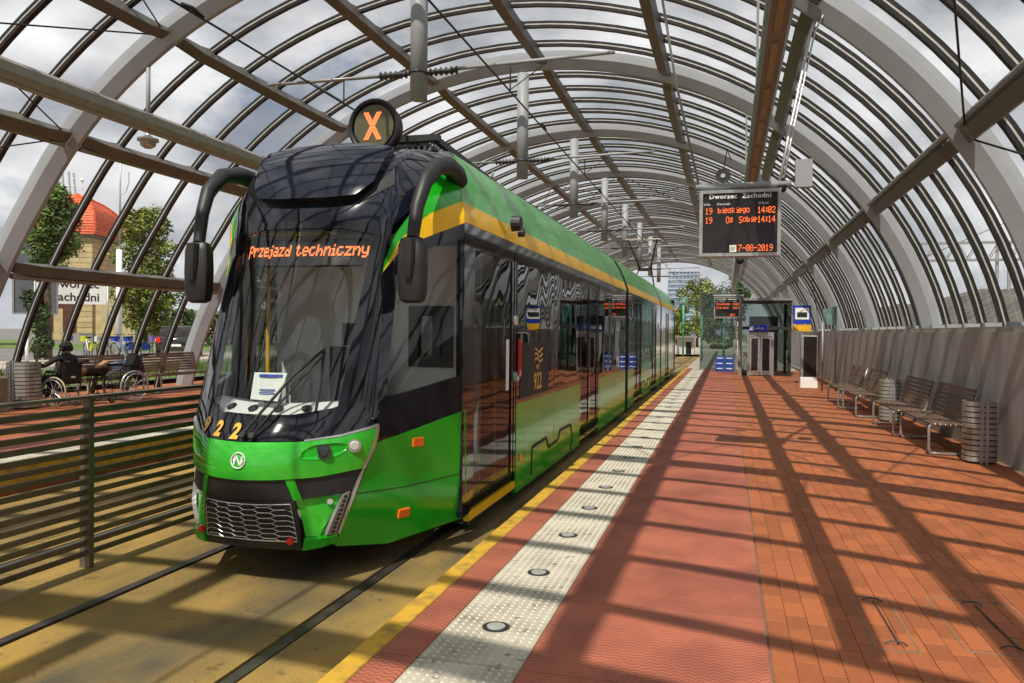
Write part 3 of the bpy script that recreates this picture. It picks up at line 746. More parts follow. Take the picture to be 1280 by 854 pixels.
tp('air_slot', 'rubber', both(lambda mb, q: patch(mb, [(.46, 2.475), (1.02, 2.72)], [(.66, 2.575), (.98, 2.86)], 6, 2, .006, .02, mirror=q)), parent=dm)
# lettering on the nose
for ch, s, z in (('9', -.61, .876), ('2', -.39, .862), ('2', -.16, .855)):
    vs, fs = glyphs(ch, .132, .006, .08); ca = _I('ca', z)
    tp('fleet_digit', 'gold', lambda mb: mb.add([SO(s+x/ca, z+y, .008) for x, y, _ in vs], fs), False)
dst = tp('destination_display', 'screen', lambda mb: patch(mb, [(-.80, 2.12), (.80, 2.12)], [(-.84, 2.33), (.84, 2.33)], 16, 2, -.10, .03))
def dtext(mb):
    txt = 'Przejazd techniczny'; pitch = .0103; x = 0; tot = sum(4 if c in 'ij ' else 6 for c in txt)*pitch
    for ch in txt:
        h = DOT[ch]; off = 1 if ch in 'ij' else 0
        for r in range(7):
            bits = int(h[2*r:2*r+2], 16)
            for c in range(5):
                if bits >> (4-c) & 1:
                    xx = x+(c-off)*pitch-tot/2; z = 2.175+(6-r)*.0148; s = xx/_I('ca', z)
                    for dx, dz in ((0, 0),):
                        mb.add([SO(s, z, -.092), SO(s+pitch*1.3/_I('ca', z), z, -.092), SO(s+pitch*1.3/_I('ca', z), z+.0155, -.092), SO(s, z+.0155, -.092)], [(0, 1, 2, 3)])
        x += pitch*(4 if ch in 'ij ' else 6)
stuff(tp('destination_text', 'led2', dtext, False, dst))
# wipers
def wiper(mb, pts, r): mb.tube([SO(s, z, o) for s, z, o in pts], r, 6)
tp('wiper', 'rubber', lambda mb: (wiper(mb, [(.0, .875, .03), (.15, 1.04, .06), (.32, 1.245, .05), (.55, 1.44, .035)], .011), wiper(mb, [(.09, .872, .03), (.24, 1.03, .06), (.42, 1.25, .05), (.58, 1.42, .035)], .008),
   wiper(mb, [(.57, 1.03, .016), (.575, 1.2, .022), (.56, 1.46, .022)], .012), mb.disc(SO(.0, .87, 0), SN(0, .87), .022, 12, .04), mb.disc(SO(.09, .868, 0), SN(.09, .868), .022, 12, .04)), True)
# mirrors
def mirror(mb, sg, rear=False):
    f = lambda p: Vector((XT+sg*p[0], YM-p[1] if rear else p[1], p[2]))
    path = [(.93, 6.30, 2.86), (.94, 6.20, 2.91), (.955, 5.95, 2.925), (.955, 5.70, 2.87), (.94, 5.50, 2.71), (.92, 5.40, 2.51), (.91, 5.35, 2.28)]
    mb.tube([f(p) for p in path], [.078, .08, .076, .068, .058, .052, .046], 12)
def mirror_head(mb, sg, rear=False):
    f = lambda p: Vector((XT+sg*p[0], YM-p[1] if rear else p[1], p[2]))
    zs = [(1.80, .055, .04), (1.82, .088, .065), (1.88, .102, .075), (2.05, .108, .078), (2.22, .105, .07), (2.27, .085, .05), (2.285, .05, .03)]
    n = 14; vs = []
    for z, a, b in zs:
        for j in range(n):
            t = 2*pi*j/n; ca, sa = math.cos(t), math.sin(t)
            vs.append(f((.91+a*abs(ca)**.6*(1 if ca > 0 else -1), 5.35+b*abs(sa)**.6*(1 if sa > 0 else -1), z)))
    fs = [(i*n+j, i*n+(j+1) % n, (i+1)*n+(j+1) % n, (i+1)*n+j) for i in range(len(zs)-1) for j in range(n)]+[tuple(range(n)), tuple((len(zs)-1)*n+j for j in range(n))]
    mb.add(vs, fs)
    mb.tube([f((.91, 5.275, 2.26)), f((.91, 5.262, 2.10)), f((.91, 5.268, 1.98))], [.048, .046, .03], 8)
for sg in (1, -1):
    mm = tp('mirror_arm', 'blackm', lambda mb: mirror(mb, sg)); tp('mirror_head', 'blackm', lambda mb: mirror_head(mb, sg), parent=mm)
mm = tp('mirror_arm', 'blackm', lambda mb: mirror(mb, 1, True)); tp('mirror_head', 'blackm', lambda mb: mirror_head(mb, 1, True), parent=mm)
# round line display on the roof
ld = tp('line_display', 'blackm', lambda mb: (mb.disc((XT+.0, 6.62, 3.46), (0, -1, 0), .235, 32, -.10, 0), mb.tube([Vector((XT, 6.60, 3.46))+Vector((math.cos(t)*.235, .0, math.sin(t)*.235)) for t in [2*pi*i/32 for i in range(32)]], .022, 6, True),
   mb.bx(XT-.08, XT+.08, 6.62, 6.74, 3.1, 3.26)), True)
mb = MB(); mb.disc((XT, 6.606, 3.46), (0, -1, 0), .195, 32, .012); mb.build('display_face', 'xface', ld)
mb = MB()
for i in range(15):
    f = i/14
    for w in (0, 1):
        for xx in (-.062+.124*f, .062-.124*f):
            x = XT-.01+xx+(w-.5)*.026; z = 3.345+.235*f
            mb.add([(x-.011, 6.588, z-.007), (x+.011, 6.588, z-.007), (x+.011, 6.588, z+.007), (x-.011, 6.588, z+.007)], [(0, 1, 2, 3)])
stuff(mb.build('display_cross', 'led2', ld))

mb = MB(); mb.bx(XT-.50, XT+.50, 5.5, 6.6, -.06, .10); mb.build('nose_shade_block', 'rubber', tram)  # black box added to deepen the shade under the nose
# saloon sections
SEC = [(6.02, 16.65), (17.08, 25.7), (26.1, 33.3)]
DOORS = [(6.19, 7.68, 1), (11.32, 13.02, 2), (18.2, 19.9, 2), (22.5, 24.2, 2), (27.8, 29.5, 2), (31.75, 33.2, 1)]
HW = 1.08
def side_x(sg, z): return XT+sg*_I('ck', z)
def pan(mb, sg, y0, y1, z0, z1, th=.05, off=0.0, mi=0):
    x = XT+sg*(HW+off); mb.bx(min(x, x-sg*th), max(x, x-sg*th), y0, y1, z0, z1, mi)
SKY_LINE = [(8.35, .03), (8.39, .325), (9.08, .34), (9.22, .21), (9.77, .23), (9.89, .335), (10.6, .325), (10.73, .165), (10.62, -.02)]
for si, (ya, yb) in enumerate(SEC):
    for sg in (1, -1):
        ds = [d for d in DOORS if d[0] >= ya-.2 and d[1] <= yb+.2]
        cuts = [ya]+[v for d in ds for v in (d[0], d[1])]+[yb]
        segs = [(cuts[i], cuts[i+1]) for i in range(0, len(cuts), 2)]
        for (a, b) in segs:
            if b-a < .3:
                if sg > 0 or True:
                    q = MB(); pan(q, sg, a+.002, b+.01, .08, 2.474, .05, -.001); q.build('door_post', 'black', tram)
                continue
            a2, b2 = a+.012, b-.012
            ns = max(1, round((b2-a2)/1.75)); w = (b2-a2)/ns
            for i in range(ns):
                y0, y1 = a2+i*w+.006, a2+(i+1)*w-.006
                zt = .86-.005*(y0-7) if si == 0 else .80
                mb = MB(); pan(mb, sg, y0, y1, -.05, zt, .05, .0)
                o = mb.build('side_panel', 'green', tram)
                if sg > 0 and i == 0:
                    q = MB(); pan(q, sg, y0+.12, y0+.21, .26, .33, .02, .012); q.build('reflector', 'orange', o)
            # glazing: dark ribbon with separate panes
            mb = MB(); pan(mb, sg, a2, b2, 2.31, 2.45, .05, -.004); pan(mb, sg, a2, b2, zt+.002, zt+.07, .05, -.004)
            for i in range(ns+1):
                yy = min(max(a2+i*w, a2+.05), b2-.05); pan(mb, sg, yy-.035, yy+.035, zt+.071, 2.309, .05, -.006)
            fr = mb.build('window_frame', 'black', tram)
            for i in range(ns):
                y0, y1 = a2+i*w+.037, a2+(i+1)*w-.037
                mb = MB(); x = XT+sg*(HW-.004); mb.add([(x, y0, zt+.07), (x, y1, zt+.07), (x, y1, 2.31), (x, y0, 2.31)], [(0, 1, 2, 3)])
                mb.build('window_pane', 'sideglass', fr)
        mb = MB(); pan(mb, sg, ya, yb, 2.452, 2.478, .05, -.002); mb.build('cornice', 'black', tram)
        mb = MB(); zz = [2.478, 2.53, 2.60, 2.658]
        vs = [((side_x(sg, z)+sg*.004), y, z) for y in (ya, yb) for z in zz]
        if si == 0: vs = [tuple(S(sg*2.0, z)+Vector((sg*.004, -.01, 0))) for z in zz]+vs[4:]
        mb.add(vs, [(j, 4+j, 5+j, j+1) if sg > 0 else (j, j+1, 5+j, 4+j) for j in range(3)]); mb.build('yellow_band', 'yellow', tram, True)
        mb = MB(); zs = [2.658, 2.71, 2.77, 2.87, 2.98, 3.06, 3.14, 3.20, 3.25, 3.29, 3.32]
        vs = [(side_x(sg, z)+sg*(.004), y, z) for y in (ya if si else ya, yb) for z in zs]
        if si == 0: vs = [tuple(S(sg*2.0, z)+Vector((0, -.02, 0))) for z in zs]+vs[len(zs):]
        k = len(zs); mb.add(vs, [(j, j+1, k+j+1, k+j) if sg < 0 else (j, k+j, k+j+1, j+1) for j in range(k-1)])
        mb.build('roof_flank', 'green', tram, True)
        for (d0, d1, nl) in ds:
            dr = MB(); pan(dr, sg, d0+.012, d1-.012, 2.38, 2.45, .06, -.004); pan(dr, sg, d0+.012, d0+.065, .09, 2.379, .06, -.004); pan(dr, sg, d1-.065, d1-.012, .09, 2.379, .06, -.004)
            dr = dr.build('door_frame', 'black', tram)
            lw = (d1-d0-.14)/nl
            for i in range(nl):
                y0, y1 = d0+.07+i*lw+.004, d0+.07+(i+1)*lw-.004
                q = MB()
                for (a, b, c, d) in ((y0, y1, .105, .19), (y0, y1, 2.29, 2.375), (y0, y0+.07, .191, 2.289), (y1-.07, y1, .191, 2.289)): pan(q, sg, a, b, c, d, .035, -.010)
                q.build('door_leaf', 'black', dr)
                q = MB(); x = XT+sg*(HW-.022); q.add([(x, y0+.045, .17), (x, y1-.045, .17), (x, y1-.045, 2.31), (x, y0+.045, 2.31)], [(0, 1, 2, 3)]); q.build('door_glass', 'doorglass', dr)
            q = MB(); pan(q, sg, d0+.01, d1-.01, .01, .085, .05, -.002); q.build('door_sill', 'yellow' if d0 < 7 else 'black', dr)
            if d0 < 7 and sg > 0:
                for z in (1.71, 1.14):
                    q = MB(); q.disc((XT+HW-.008, 7.64, z), (1, 0, 0), .055, 20, .022, 0, .048); q.build('door_button', 'lens' if z > 1.5 else 'tealglass', dr)
                q = MB(); q.bx(XT+HW-.020, XT+HW-.016, 7.36, 7.46, 1.02, 1.52); q.build('door_sticker', 'paper', dr)
    # roof
    mb = MB(); yr = ya+1.2 if si == 0 else ya
    mb.bx(XT-.46, XT+.46, yr, yb, 3.22, 3.318); mb.build('roof', 'darkmetal', tram)
    # under the floor, floor and ceiling
    mb = MB(); mb.bx(XT-.98, XT+.98, ya+(.2 if si else .5), yb, -.10, .06); mb.build('underframe', 'darkmetal', tram)
    mb = MB(); mb.bx(XT-1.0, XT+1.0, ya+(.1 if si else .4), yb, .065, .10); mb.build('floor', 'saloon', tram)
    mb = MB(); mb.bx(XT-1.0, XT+1.0, ya+.3, yb, 2.40, 2.44); mb.build('ceiling', 'saloon', tram)
    # seats and poles
    y = ya+2.2
    while y < yb-.8:
        if not any(d[0]-.3 < y < d[1]+.3 for d in DOORS):
            for sg in (1, -1):
                mb = MB()
                for k in (.38, .78): mb.bx(XT+sg*k-.18, XT+sg*k+.18, y-.22, y+.22, .52, .60); mb.bx(XT+sg*k-.18, XT+sg*k+.18, y+.17, y+.24, .60, 1.15)
                mb.bx(XT+sg*.58-.3, XT+sg*.58+.3, y-.1, y+.1, .10, .52); mb.build('seat', 'seatfab', tram)
        y += .82
    for d in DOORS:
        if ya-.2 <= d[0] <= yb:
            mb = MB()
            for yy in (d0+.2 if False else d[0]+.15, d[1]-.22):
                for sg in (1, -1): mb.tube([(XT+sg*.92, yy, .1), (XT+sg*.92, yy, 2.40)], .018, 8)
            mb.build('grab_pole', 'yellow', tram)
for y0, y1 in ((16.65, 17.08), (25.7, 26.1)):
    mb = MB()
    for i in range(4):
        a, b = y0+.02+(y1-y0-.04)*i/4, y0+.02+(y1-y0-.04)*(i+1)/4
        sec = [(1.078, -.04), (1.078, 2.48), (1.025, 2.66), (.88, 3.0), (.44, 3.31), (-.44, 3.31), (-.88, 3.0), (-1.025, 2.66), (-1.078, 2.48), (-1.078, -.04)]
        vs = []
        for y, k in ((a, 1), ((a+b)/2, .955), (b, 1)): vs += [(XT+x*k, y, z*(1 if k == 1 else .99)) for x, z in sec]
        mb.add(vs, [(r*10+j, r*10+(j+1) % 10, (r+1)*10+(j+1) % 10, (r+1)*10+j) for r in range(2) for j in range(10)])
    mb.build('bellows', 'rubber', tram)
# rear cab closes the far end
tp('rear_cab_side', 'green', both(lambda mb, q: patch(mb, [(1.12, .10), (2.0, .05)], [(1.065, .80), (2.0, .80)], 8, 6, .0, .05, mirror=q, rear=True)))
tp('rear_cab_glass', 'black', both(lambda mb, q: patch(mb, [(1.0, .80), (2.0, .80)], [(1.0, 2.05), (2.0, 2.47)], 8, 6, -.004, .05, mirror=q, rear=True)))
tp('rear_roof_flank', 'green', both(lambda mb, q: patch(mb, [(1.0, 2.05), (2.0, 2.48)], [(1.2, 2.6), (1.95, 3.14)], 8, 6, 0, .05, mirror=q, rear=True)))
tp('rear_front', 'black', lambda mb: (patch(mb, [(-1.1, .1), (1.1, .1)], [(-1.05, 2.4), (1.05, 2.4)], 12, 16, 0, .05, rear=True), patch(mb, [(-1.1, 2.4), (1.1, 2.4)], [(-1.95, 3.2), (1.95, 3.2)], 12, 8, 0, .0, rear=True)))
# skyline stripe, plate, cameras on the right side
xs = XT+HW+.004
mb = MB()
for a, b in zip(SKY_LINE, SKY_LINE[1:]): mb.bar((xs, a[0], a[1]), (xs, b[0], b[1]), .035, .006, (1, 0, 0))
for a, b in zip(SKY_LINE, SKY_LINE[1:]):
    if True: mb.bar((xs, a[0]+11.6, a[1]), (xs, b[0]+11.6, b[1]), .035, .006, (1, 0, 0))
mb.build('skyline_stripe', 'textblack', tram)
mb = MB(); mb.bx(xs-.012, xs-.002, 7.84, 9.18, .90, 1.48, 0)
pl = mb.build('number_plate_panel', 'textblack', tram)
mb = MB(); ry, uz = (0, 1, 0), (0, 0, 1)
put_text(mb, '922', (xs+.001, 8.42, .96), ry, uz, .26, .006); put_text(mb, 'MPK', (xs+.001, 8.52, 1.17), ry, uz, .09, .002)
for k in (0, 1, 2):
    y0 = 8.45; z0 = 1.28+k*.055
    mb.tube([(xs, y0+.36*t/10, z0+.022*math.sin(2*pi*t/10+k*.6)) for t in range(11)], .012, 5)
mb.build('operator_mark', 'gold', pl)
mb = MB(); mb.bx(xs, xs+.02, 7.72, 7.79, 1.14, 1.52); mb.build('emergency_strip', 'red', tram)
mb = MB(); mb.disc((xs, 7.46, 2.66), (1, 0, 0), .08, 16, .09, 0, .07); mb.build('camera_pod', 'blackm', tram); mb = MB(); mb.disc((xs, 7.70, 2.60), (1, 0, 0), .045, 12, .06); mb.build('camera_pod', 'blackm', tram)
for s, z in ((1.49, .761), (1.52, .236)):
    P, n = SO(s, z, .004), SN(s, z); t = (S(s+.05, z)-S(s-.05, z)).normalized(); b = n.cross(t)
    mb = MB(); mb.add([P+t*x+b*y+n*w for w in (0, .018) for x, y in ((-.055, -.032), (.055, -.032), (.055, .032), (-.055, .032))], [(0, 1, 2, 3), (7, 6, 5, 4), (0, 4, 5, 1), (1, 5, 6, 2), (2, 6, 7, 3), (3, 7, 4, 0)]); mb.build('side_marker', 'orange', tram)
# cab interior
def dashf(mb):
    rows = []
    for i in range(25):
        s = -.92+1.84*i/24; rows.append([SO(s, 1.03, -.05), SO(s, 1.085, -.09), SO(s*.98, 1.13, -.14), SO(s*.95, 1.15, -.45), SO(s*.95, .9, -.6)])
    vs = [p for r in rows for p in r]; mb.add(vs, [(i*5+j, (i+1)*5+j, (i+1)*5+j+1, i*5+j+1) for i in range(24) for j in range(4)])
da = tp('dashboard', 'dash', dashf)
for s in (-.42, -.10, .20, .48):
    P = SO(s, 1.072, -.075); n = (SO(s, 1.03, -.05)-SO(s, 1.13, -.14)).cross(S(s+.1, 1.1)-S(s-.1, 1.1)); n = n if n.y < 0 else -n
    mb = MB(); mb.disc(P, n, .036, 18, .008); mb.build('air_vent', 'rubber', da)
mb = MB(); P = [SO(-.11, 1.12, -.03), SO(.20, 1.11, -.03), SO(.24, 1.30, -.02), SO(-.13, 1.30, -.02)]; nn = SN(0, 1.2); mb.add(P+[p-nn*.004 for p in P], [(0, 1, 2, 3), (7, 6, 5, 4), (0, 4, 5, 1), (1, 5, 6, 2), (2, 6, 7, 3), (3, 7, 4, 0)]); pp = mb.build('paper_notice', 'paper', da)
mb = MB()
for z, s0, s1, h in ((1.27, -.06, .20, .018), (1.18, -.02, .15, .008), (1.16, -.02, .15, .008)): patch(mb, [(s0, z), (s1, z)], [(s0, z+h), (s1, z+h)], 2, 1, -.018 if z > 1.2 else -.023, .001)
mb.build('notice_print', 'blue', pp)
mb = MB(); mb.bx(XT-.27, XT+.23, 5.85, 6.35, .72, .84); mb.bx(XT-.26, XT+.22, 6.28, 6.42, .84, 1.45); mb.bx(XT-.15, XT+.11, 6.30, 6.40, 1.46, 1.66); mb.bx(XT-.1, XT+.06, 6.0, 6.2, .2, .72); mb.build('driver_seat', 'seatfab', tram)
mb = MB(); mb.bx(XT-.62, XT+.62, 5.3, 7.2, .15, .42); mb.build('cab_floor', 'saloon', tram)
# partition with framed window behind the driver, seen through the right cab window
PX0, PX1, PZ0, PZ1 = -2.73, -2.39, 1.32, 1.77
mb = MB(); mb.bx(XT-1.0, PX0, 6.62, 6.66, .2, 2.36); mb.bx(PX1, -2.10, 6.62, 6.66, .2, 2.36); mb.bx(PX0, PX1, 6.62, 6.66, .2, PZ0); mb.bx(PX0, PX1, 6.62, 6.66, PZ1, 2.36)
pa_ = mb.build('cab_partition', 'white', tram)
mb = MB()
for x0, x1, z0, z1 in ((PX0-.04, PX1+.04, PZ0-.05, PZ0+.04), (PX0-.04, PX1+.04, PZ1-.04, PZ1+.05), (PX0-.04, PX0+.05, PZ0+.04, PZ1-.04), (PX1-.05, PX1+.04, PZ0+.04, PZ1-.04), (-2.54, -2.47, PZ0+.04, PZ1-.04)): mb.bx(x0, x1, 6.59, 6.68, z0, z1)
mb.build('partition_frame', 'blackm', pa_)
mb = MB(); mb.bx(PX0+.05, PX1-.05, 6.635, 6.64, PZ0+.04, PZ1-.04); mb.build('partition_pane', 'cabglass', pa_)
# cab grab pole and monitor
mb = MB(); mb.tube([(XT+.35, 6.9, .2), (XT+.35, 6.9, 2.36)], .022, 8); mb.tube([(XT-.5, 6.9, .2), (XT-.5, 6.9, 2.36)], .022, 8); mb.build('grab_pole', 'yellow', tram)
# pantograph and roof gear
mb = MB(); mb.bx(XT-.12, XT+.26, 7.2, 7.7, 3.30, 3.46); mb.bx(XT-.10, XT+.45, 7.05, 7.15, 3.42, 3.48); mb.bar((XT+.38, 7.1, 3.46), (XT+.42, 9.8, 3.34), .06, .06); mb.bar((XT+.2, 7.1, 3.46), (XT+.22, 9.6, 3.34), .05, .05)
mb.build('roof_frame', 'darkmetal', tram)
mb = MB()
for i in range(5): mb.tube([(XT+.10+.06*i, 7.1, 3.30), (XT+.12+.06*i, 7.12, 3.42), (XT+.16+.06*i, 7.2, 3.36)], .012, 6)
mb.build('insulator_coil', 'galv', tram); mb = MB(); mb.tube([(XT+.4, 8.8, 3.32), (XT+.42, 9.0, 3.50), (XT+.3, 9.3, 3.46)], .012, 6); mb.build('roof_cable', 'galv', tram)
for y0, y1 in ((10.5, 13.2), (17.5, 20.0), (26, 29.5)):
    mb = MB(); mb.bx(XT-.42, XT+.42, y0, y1, 3.321, 3.42); mb.build('roof_box', 'darkmetal', tram)
PY = 30.4
pg = MB(); pg.tube([(XT-.45, PY, 3.30), (XT-.25, PY+1.0, 4.1)], .03, 6); pg.tube([(XT+.45, PY, 3.30), (XT+.25, PY+1.0, 4.1)], .03, 6); pg.bx(XT-.28, XT+.28, PY+.94, PY+1.06, 4.04, 4.16)
pg = pg.build('pantograph', 'blackm', tram)
mb = MB(); mb.tube([(XT-.2, PY+1, 4.12), (XT-.55, PY-.2, 5.14)], .028, 6); mb.tube([(XT+.2, PY+1, 4.12), (XT+.55, PY-.2, 5.14)], .028, 6); mb.build('upper_arm', 'blackm', pg)
mb = MB(); mb.tube([(XT-.8, PY-.2, 5.06), (XT-.65, PY-.2, 5.16), (XT+.65, PY-.2, 5.16), (XT+.8, PY-.2, 5.06)], .025, 6); mb.tube([(XT-.8, PY+.1, 5.06), (XT-.65, PY+.1, 5.16), (XT+.65, PY+.1, 5.16), (XT+.8, PY+.1, 5.06)], .025, 6); mb.build('collector_bow', 'trunkgrey', pg)

# ------------------------------------------------------------------ fence between the tracks
fen = thing('track_fence', 'low grey steel fence of horizontal slats between the two tram tracks', 'fence', (-4.5, 4.85, ZR), world=True)
XF = -4.5
posts = [.72, 2.72, 4.72, 6.72, 8.72, 10.72]
for y in posts:
    mb = MB(); mb.bx(XF-.03, XF+.03, y-.022, y+.022, ZR, 1.075); mb.bx(XF-.045, XF+.045, y-.035, y-.023, ZR, .95); mb.build('post', 'fence', fen)
for a, b in zip(posts, posts[1:]):
    for i in range(15):
        z = ZR+.11+i*.0745
        mb = MB(); mb.bar((XF+.01, a+.024, z), (XF+.01, b-.024, z), .012, .044, (.35, 0, 1)); mb.build('slat', 'fence', fen)
mb = MB(); mb.bx(XF-.035, XF+.035, posts[0], posts[-1], 1.077, 1.10); mb.build('top_rail', 'fence', fen)

# ------------------------------------------------------------------ right hand benches and bins (face -X)
def bench_local(length, wood, back=True):
    t_parts = []
    def bent(y): return [(.42, y, .02), (.06, y, .02), (.02, y, .03), (0, y, .07), (0, y, .34), (.01, y, .385), (.05, y, .41), (.30, y, .40), (.40, y, .405), (.45, y, .44), (.52, y, .66), (.58, y, .88)]
    return bent
def make_bench(name, label, loc, length, wood, group, rz=0):
    t = thing(name, label, 'bench', loc, group, rz)
    bent = bench_local(length, wood)
    for y in (.03, length-.03):
        mb = MB(); mb.tube(bent(y), .02, 8); mb.build('side_frame', 'galv', t, True)
    mb = MB(); mb.bar((.40, .05, .37), (.40, length-.05, .37), .04, .03); mb.build('cross_rail', 'galv', t)
    y0, y1 = 0.0, length
    for i in range(7):
        x = .015+i*.062; z = .43 if i else .425
        mb = MB(); mb.cbox(x, x+.052, y0, y1, z-.022, z+.004, .005); mb.build('seat_slat', wood, t)
    for i in range(7):
        f = (i+.6)/7; p = Vector((.452, 0, .45)).lerp(Vector((.585, 0, .88)), f); d = Vector((.133, 0, .43)).normalized(); n = Vector((-d.z, 0, d.x))
        mb = MB(); mb.bar(p+n*.03+Vector((0, y0, 0)), p+n*.03+Vector((0, y1, 0)), .05, .022, n); mb.build('back_slat', wood, t)
    return t
g1 = 'slatted benches along the right wall'
b1 = make_bench('slatted_bench', 'dark slatted bench with steel loop frame directly beside the nearest slatted bin', (2.64, 11.58, 0), 1.80, 'wood', g1)
dup(b1, (2.56, 13.46, 0), 'dark slatted bench second from the nearest bin, its back end hiding the second bin', group=g1)
dup(b1, (2.44, 16.35, 0), 'dark slatted bench in the far pair, nearer end beside the second slatted bin', group=g1)
dup(b1, (2.36, 18.22, 0), 'farthest dark slatted bench, closest to the tall dark ticket pylon', group=g1)
def make_bin(loc, label, group, r=.19, h=.80, mt='binsteel', ns=11):
    t = thing('litter_bin', label, 'litter bin', loc, group)
    for i in range(ns):
        z0 = .03+i*(h-.04)/ns; z1 = z0+(h-.04)/ns-.014; mb = MB(); n = 20; vs = []
        for rr in (r, r-.012):
            for z in (z0, z1): vs += [(rr*abs(math.cos(a))**.7*(1 if math.cos(a) > 0 else -1), rr*abs(math.sin(a))**.7*(1 if math.sin(a) > 0 else -1), z) for a in [2*pi*k/n for k in range(n)]]
        fs = []
        for k in range(n):
            k2 = (k+1) % n
            fs += [(k, k2, n+k2, n+k), (2*n+k2, 2*n+k, 3*n+k, 3*n+k2), (n+k, n+k2, 3*n+k2, 3*n+k), (k2, k, 2*n+k, 2*n+k2)]
        mb.add(vs, fs); mb.build('slat', mt, t)
    for x in (-.03, .03):
        mb = MB(); mb.bx(-r-.015, -r+.02, x-.02 if x > 0 else x-.02, x+.014, 0, h+.01) if False else mb.bx(x-.016, x+.016, -r-.014, -r+.01, 0, h+.01); mb.build('post', 'galv', t)
    mb = MB(); mb.lathe((0, 0, 0), [(r*.9, .02), (r*.9, h-.08)], 16); mb.build('liner', 'rubber', t)
    return t
make_bin((3.11, 11.12, 0), 'grey slatted steel litter bin standing at the near end of the benches', 'slatted bins')
make_bin((2.96, 15.9, 0), 'grey slatted steel litter bin half hidden behind the second bench', 'slatted bins')

# ------------------------------------------------------------------ hanging light trunks
def trunk(x, z, y0, y1, label, w, h, diff, body):
    t = thing('light_trunk', label, 'light trunk', (x, y0, z), world=True)
    mb = MB(); mb.add([], []); pr = [(-w, -h*.4), (-w*.7, -h), (w*.7, -h), (w, -h*.4), (w, h*.5), (w*.5, h), (-w*.5, h), (-w, h*.5)]
    vs = [(x+a, y, z+b) for y in (y0, y1) for a, b in pr]
    mb.add(vs, [(j, (j+1) % 8, 8+(j+1) % 8, 8+j) for j in range(8)]+[tuple(range(7, -1, -1)), tuple(range(8, 16))]); mb.build('housing', body, t)
    if diff:
        y = y0+.3
        while y < y1-1.3:
            q = MB(); q.bx(x-w*.26, x+w*.26, y, y+1.02, z-h-.012, z-h-.002); q.build('diffuser', 'diffuser', t); y += 1.26
    else:
        q = MB(); q.bx(x+w*.2, x+w*.26, y0, y1, z-h-.015, z-h-.001); q.build('joint_strip', 'galv', t)
    k = 0
    for kk in range(-1, 9):
        yy = A1+kk*PB+.16
        if y0 < yy < y1 and diff:
            q = MB(); th = math.acos((x-XC)/RX); zz = prof(th, 0)[1]; q.tube([(x, yy, z+h), (x, yy, zz+.05)], .02, 6); q.build('hanger', 'galv', t)
    return t
trunk(.36, 4.1, 1.5, 62, 'long brown light trunk with amber panels above the right platform', .105, .09, True, 'trunk')
trunk(-8.82, 4.83, 1.5, 62, 'long grey light trunk above the left platform', .17, .13, False, 'trunkgrey')

# pendant lamps on the left
def pendant(y, label):
    t = thing('pendant_lamp', label, 'lamp', (-9.49, y, 4.7), 'pendant lamps under the arches', world=True)
    x = -9.49
    mb = MB(); mb.tube([(x, y, 6.15), (x, y, 4.93)], .035, 8); mb.build('rod', 'arch', t, True)
    mb = MB(); mb.lathe((x, y, 4.70), [(.03, .24), (.05, .16), (.10, .12), (.17, .10), (.175, .06), (.13, .05)], 18); mb.build('shade', 'galv', t, True)
    mb = MB(); mb.lathe((x, y, 4.70), [(.13, .05), (.12, -.02), (.06, -.06), (.001, -.065)], 18); mb.build('glass_bowl', 'galv', t, True)
pendant(11.22, 'pendant lamp hanging from the nearest full arch at upper left')

# ------------------------------------------------------------------ catenary: hanging posts, cross arms, wires
for k in range(0, 8):
    y = A1+k*PB+.16; x = -4.58
    t = thing('catenary_post', ['round grey post hanging from the nearest arch and cut by the picture top', 'round grey post hanging from the second arch above the tram roof', 'round grey post hanging from the third arch', 'round grey post hanging from the fourth arch', 'round grey post hanging from the fifth arch', 'round grey post hanging from the sixth arch', 'round grey post hanging from the seventh arch', 'farthest round grey post, hanging from the eighth arch near the end of the canopy'][k], 'post', (x, y, 5.1), 'catenary posts hung from the arches', world=True)
    mb = MB(); mb.tube([(x, y, 7.52), (x, y, 5.12)], .132, 20); mb.build('tube', 'arch', t, True)
    for sg in (-1, 1):
        e = 3.0 if sg > 0 else 2.6
        mb = MB(); mb.tube([(x+sg*.62, y-.02, 5.53+sg*.01), (x+sg*e, y-.02, 5.56+sg*.03)], .028, 8); arm = mb.build('cross_arm', 'arch' if sg > 0 else 'steel', t, True)
        mb = MB(); mb.tube([(x+sg*.13, y-.02, 5.52), (x+sg*.2, y-.02, 5.52)], .03, 8)
        prof_ = []
        pts = [(x+sg*(.2+.042*i), y-.02, 5.52) for i in range(11)]; mb.tube(pts, [.03 if i % 2 else .068 for i in range(11)], 10)
        mb.build('insulator', 'darkmetal', t, True)
        xx = XT if sg > 0 else -5.84
        mb = MB(); mb.tube([(x+sg*(abs(xx-x)+.55), y-.02, 5.52), (xx, y, 5.17)], .008, 5); mb.tube([(xx, y, 5.16), (xx, y, 5.50)], .012, 5); mb.build('registration_wire', 'cable', t)
    mb = MB(); mb.tube([Vector((x, y, 5.52))+Vector((.142*math.cos(a), .142*math.sin(a), 0)) for a in [2*pi*i/16 for i in range(16)]], .018, 6, True); mb.build('collar', 'darkmetal', t)
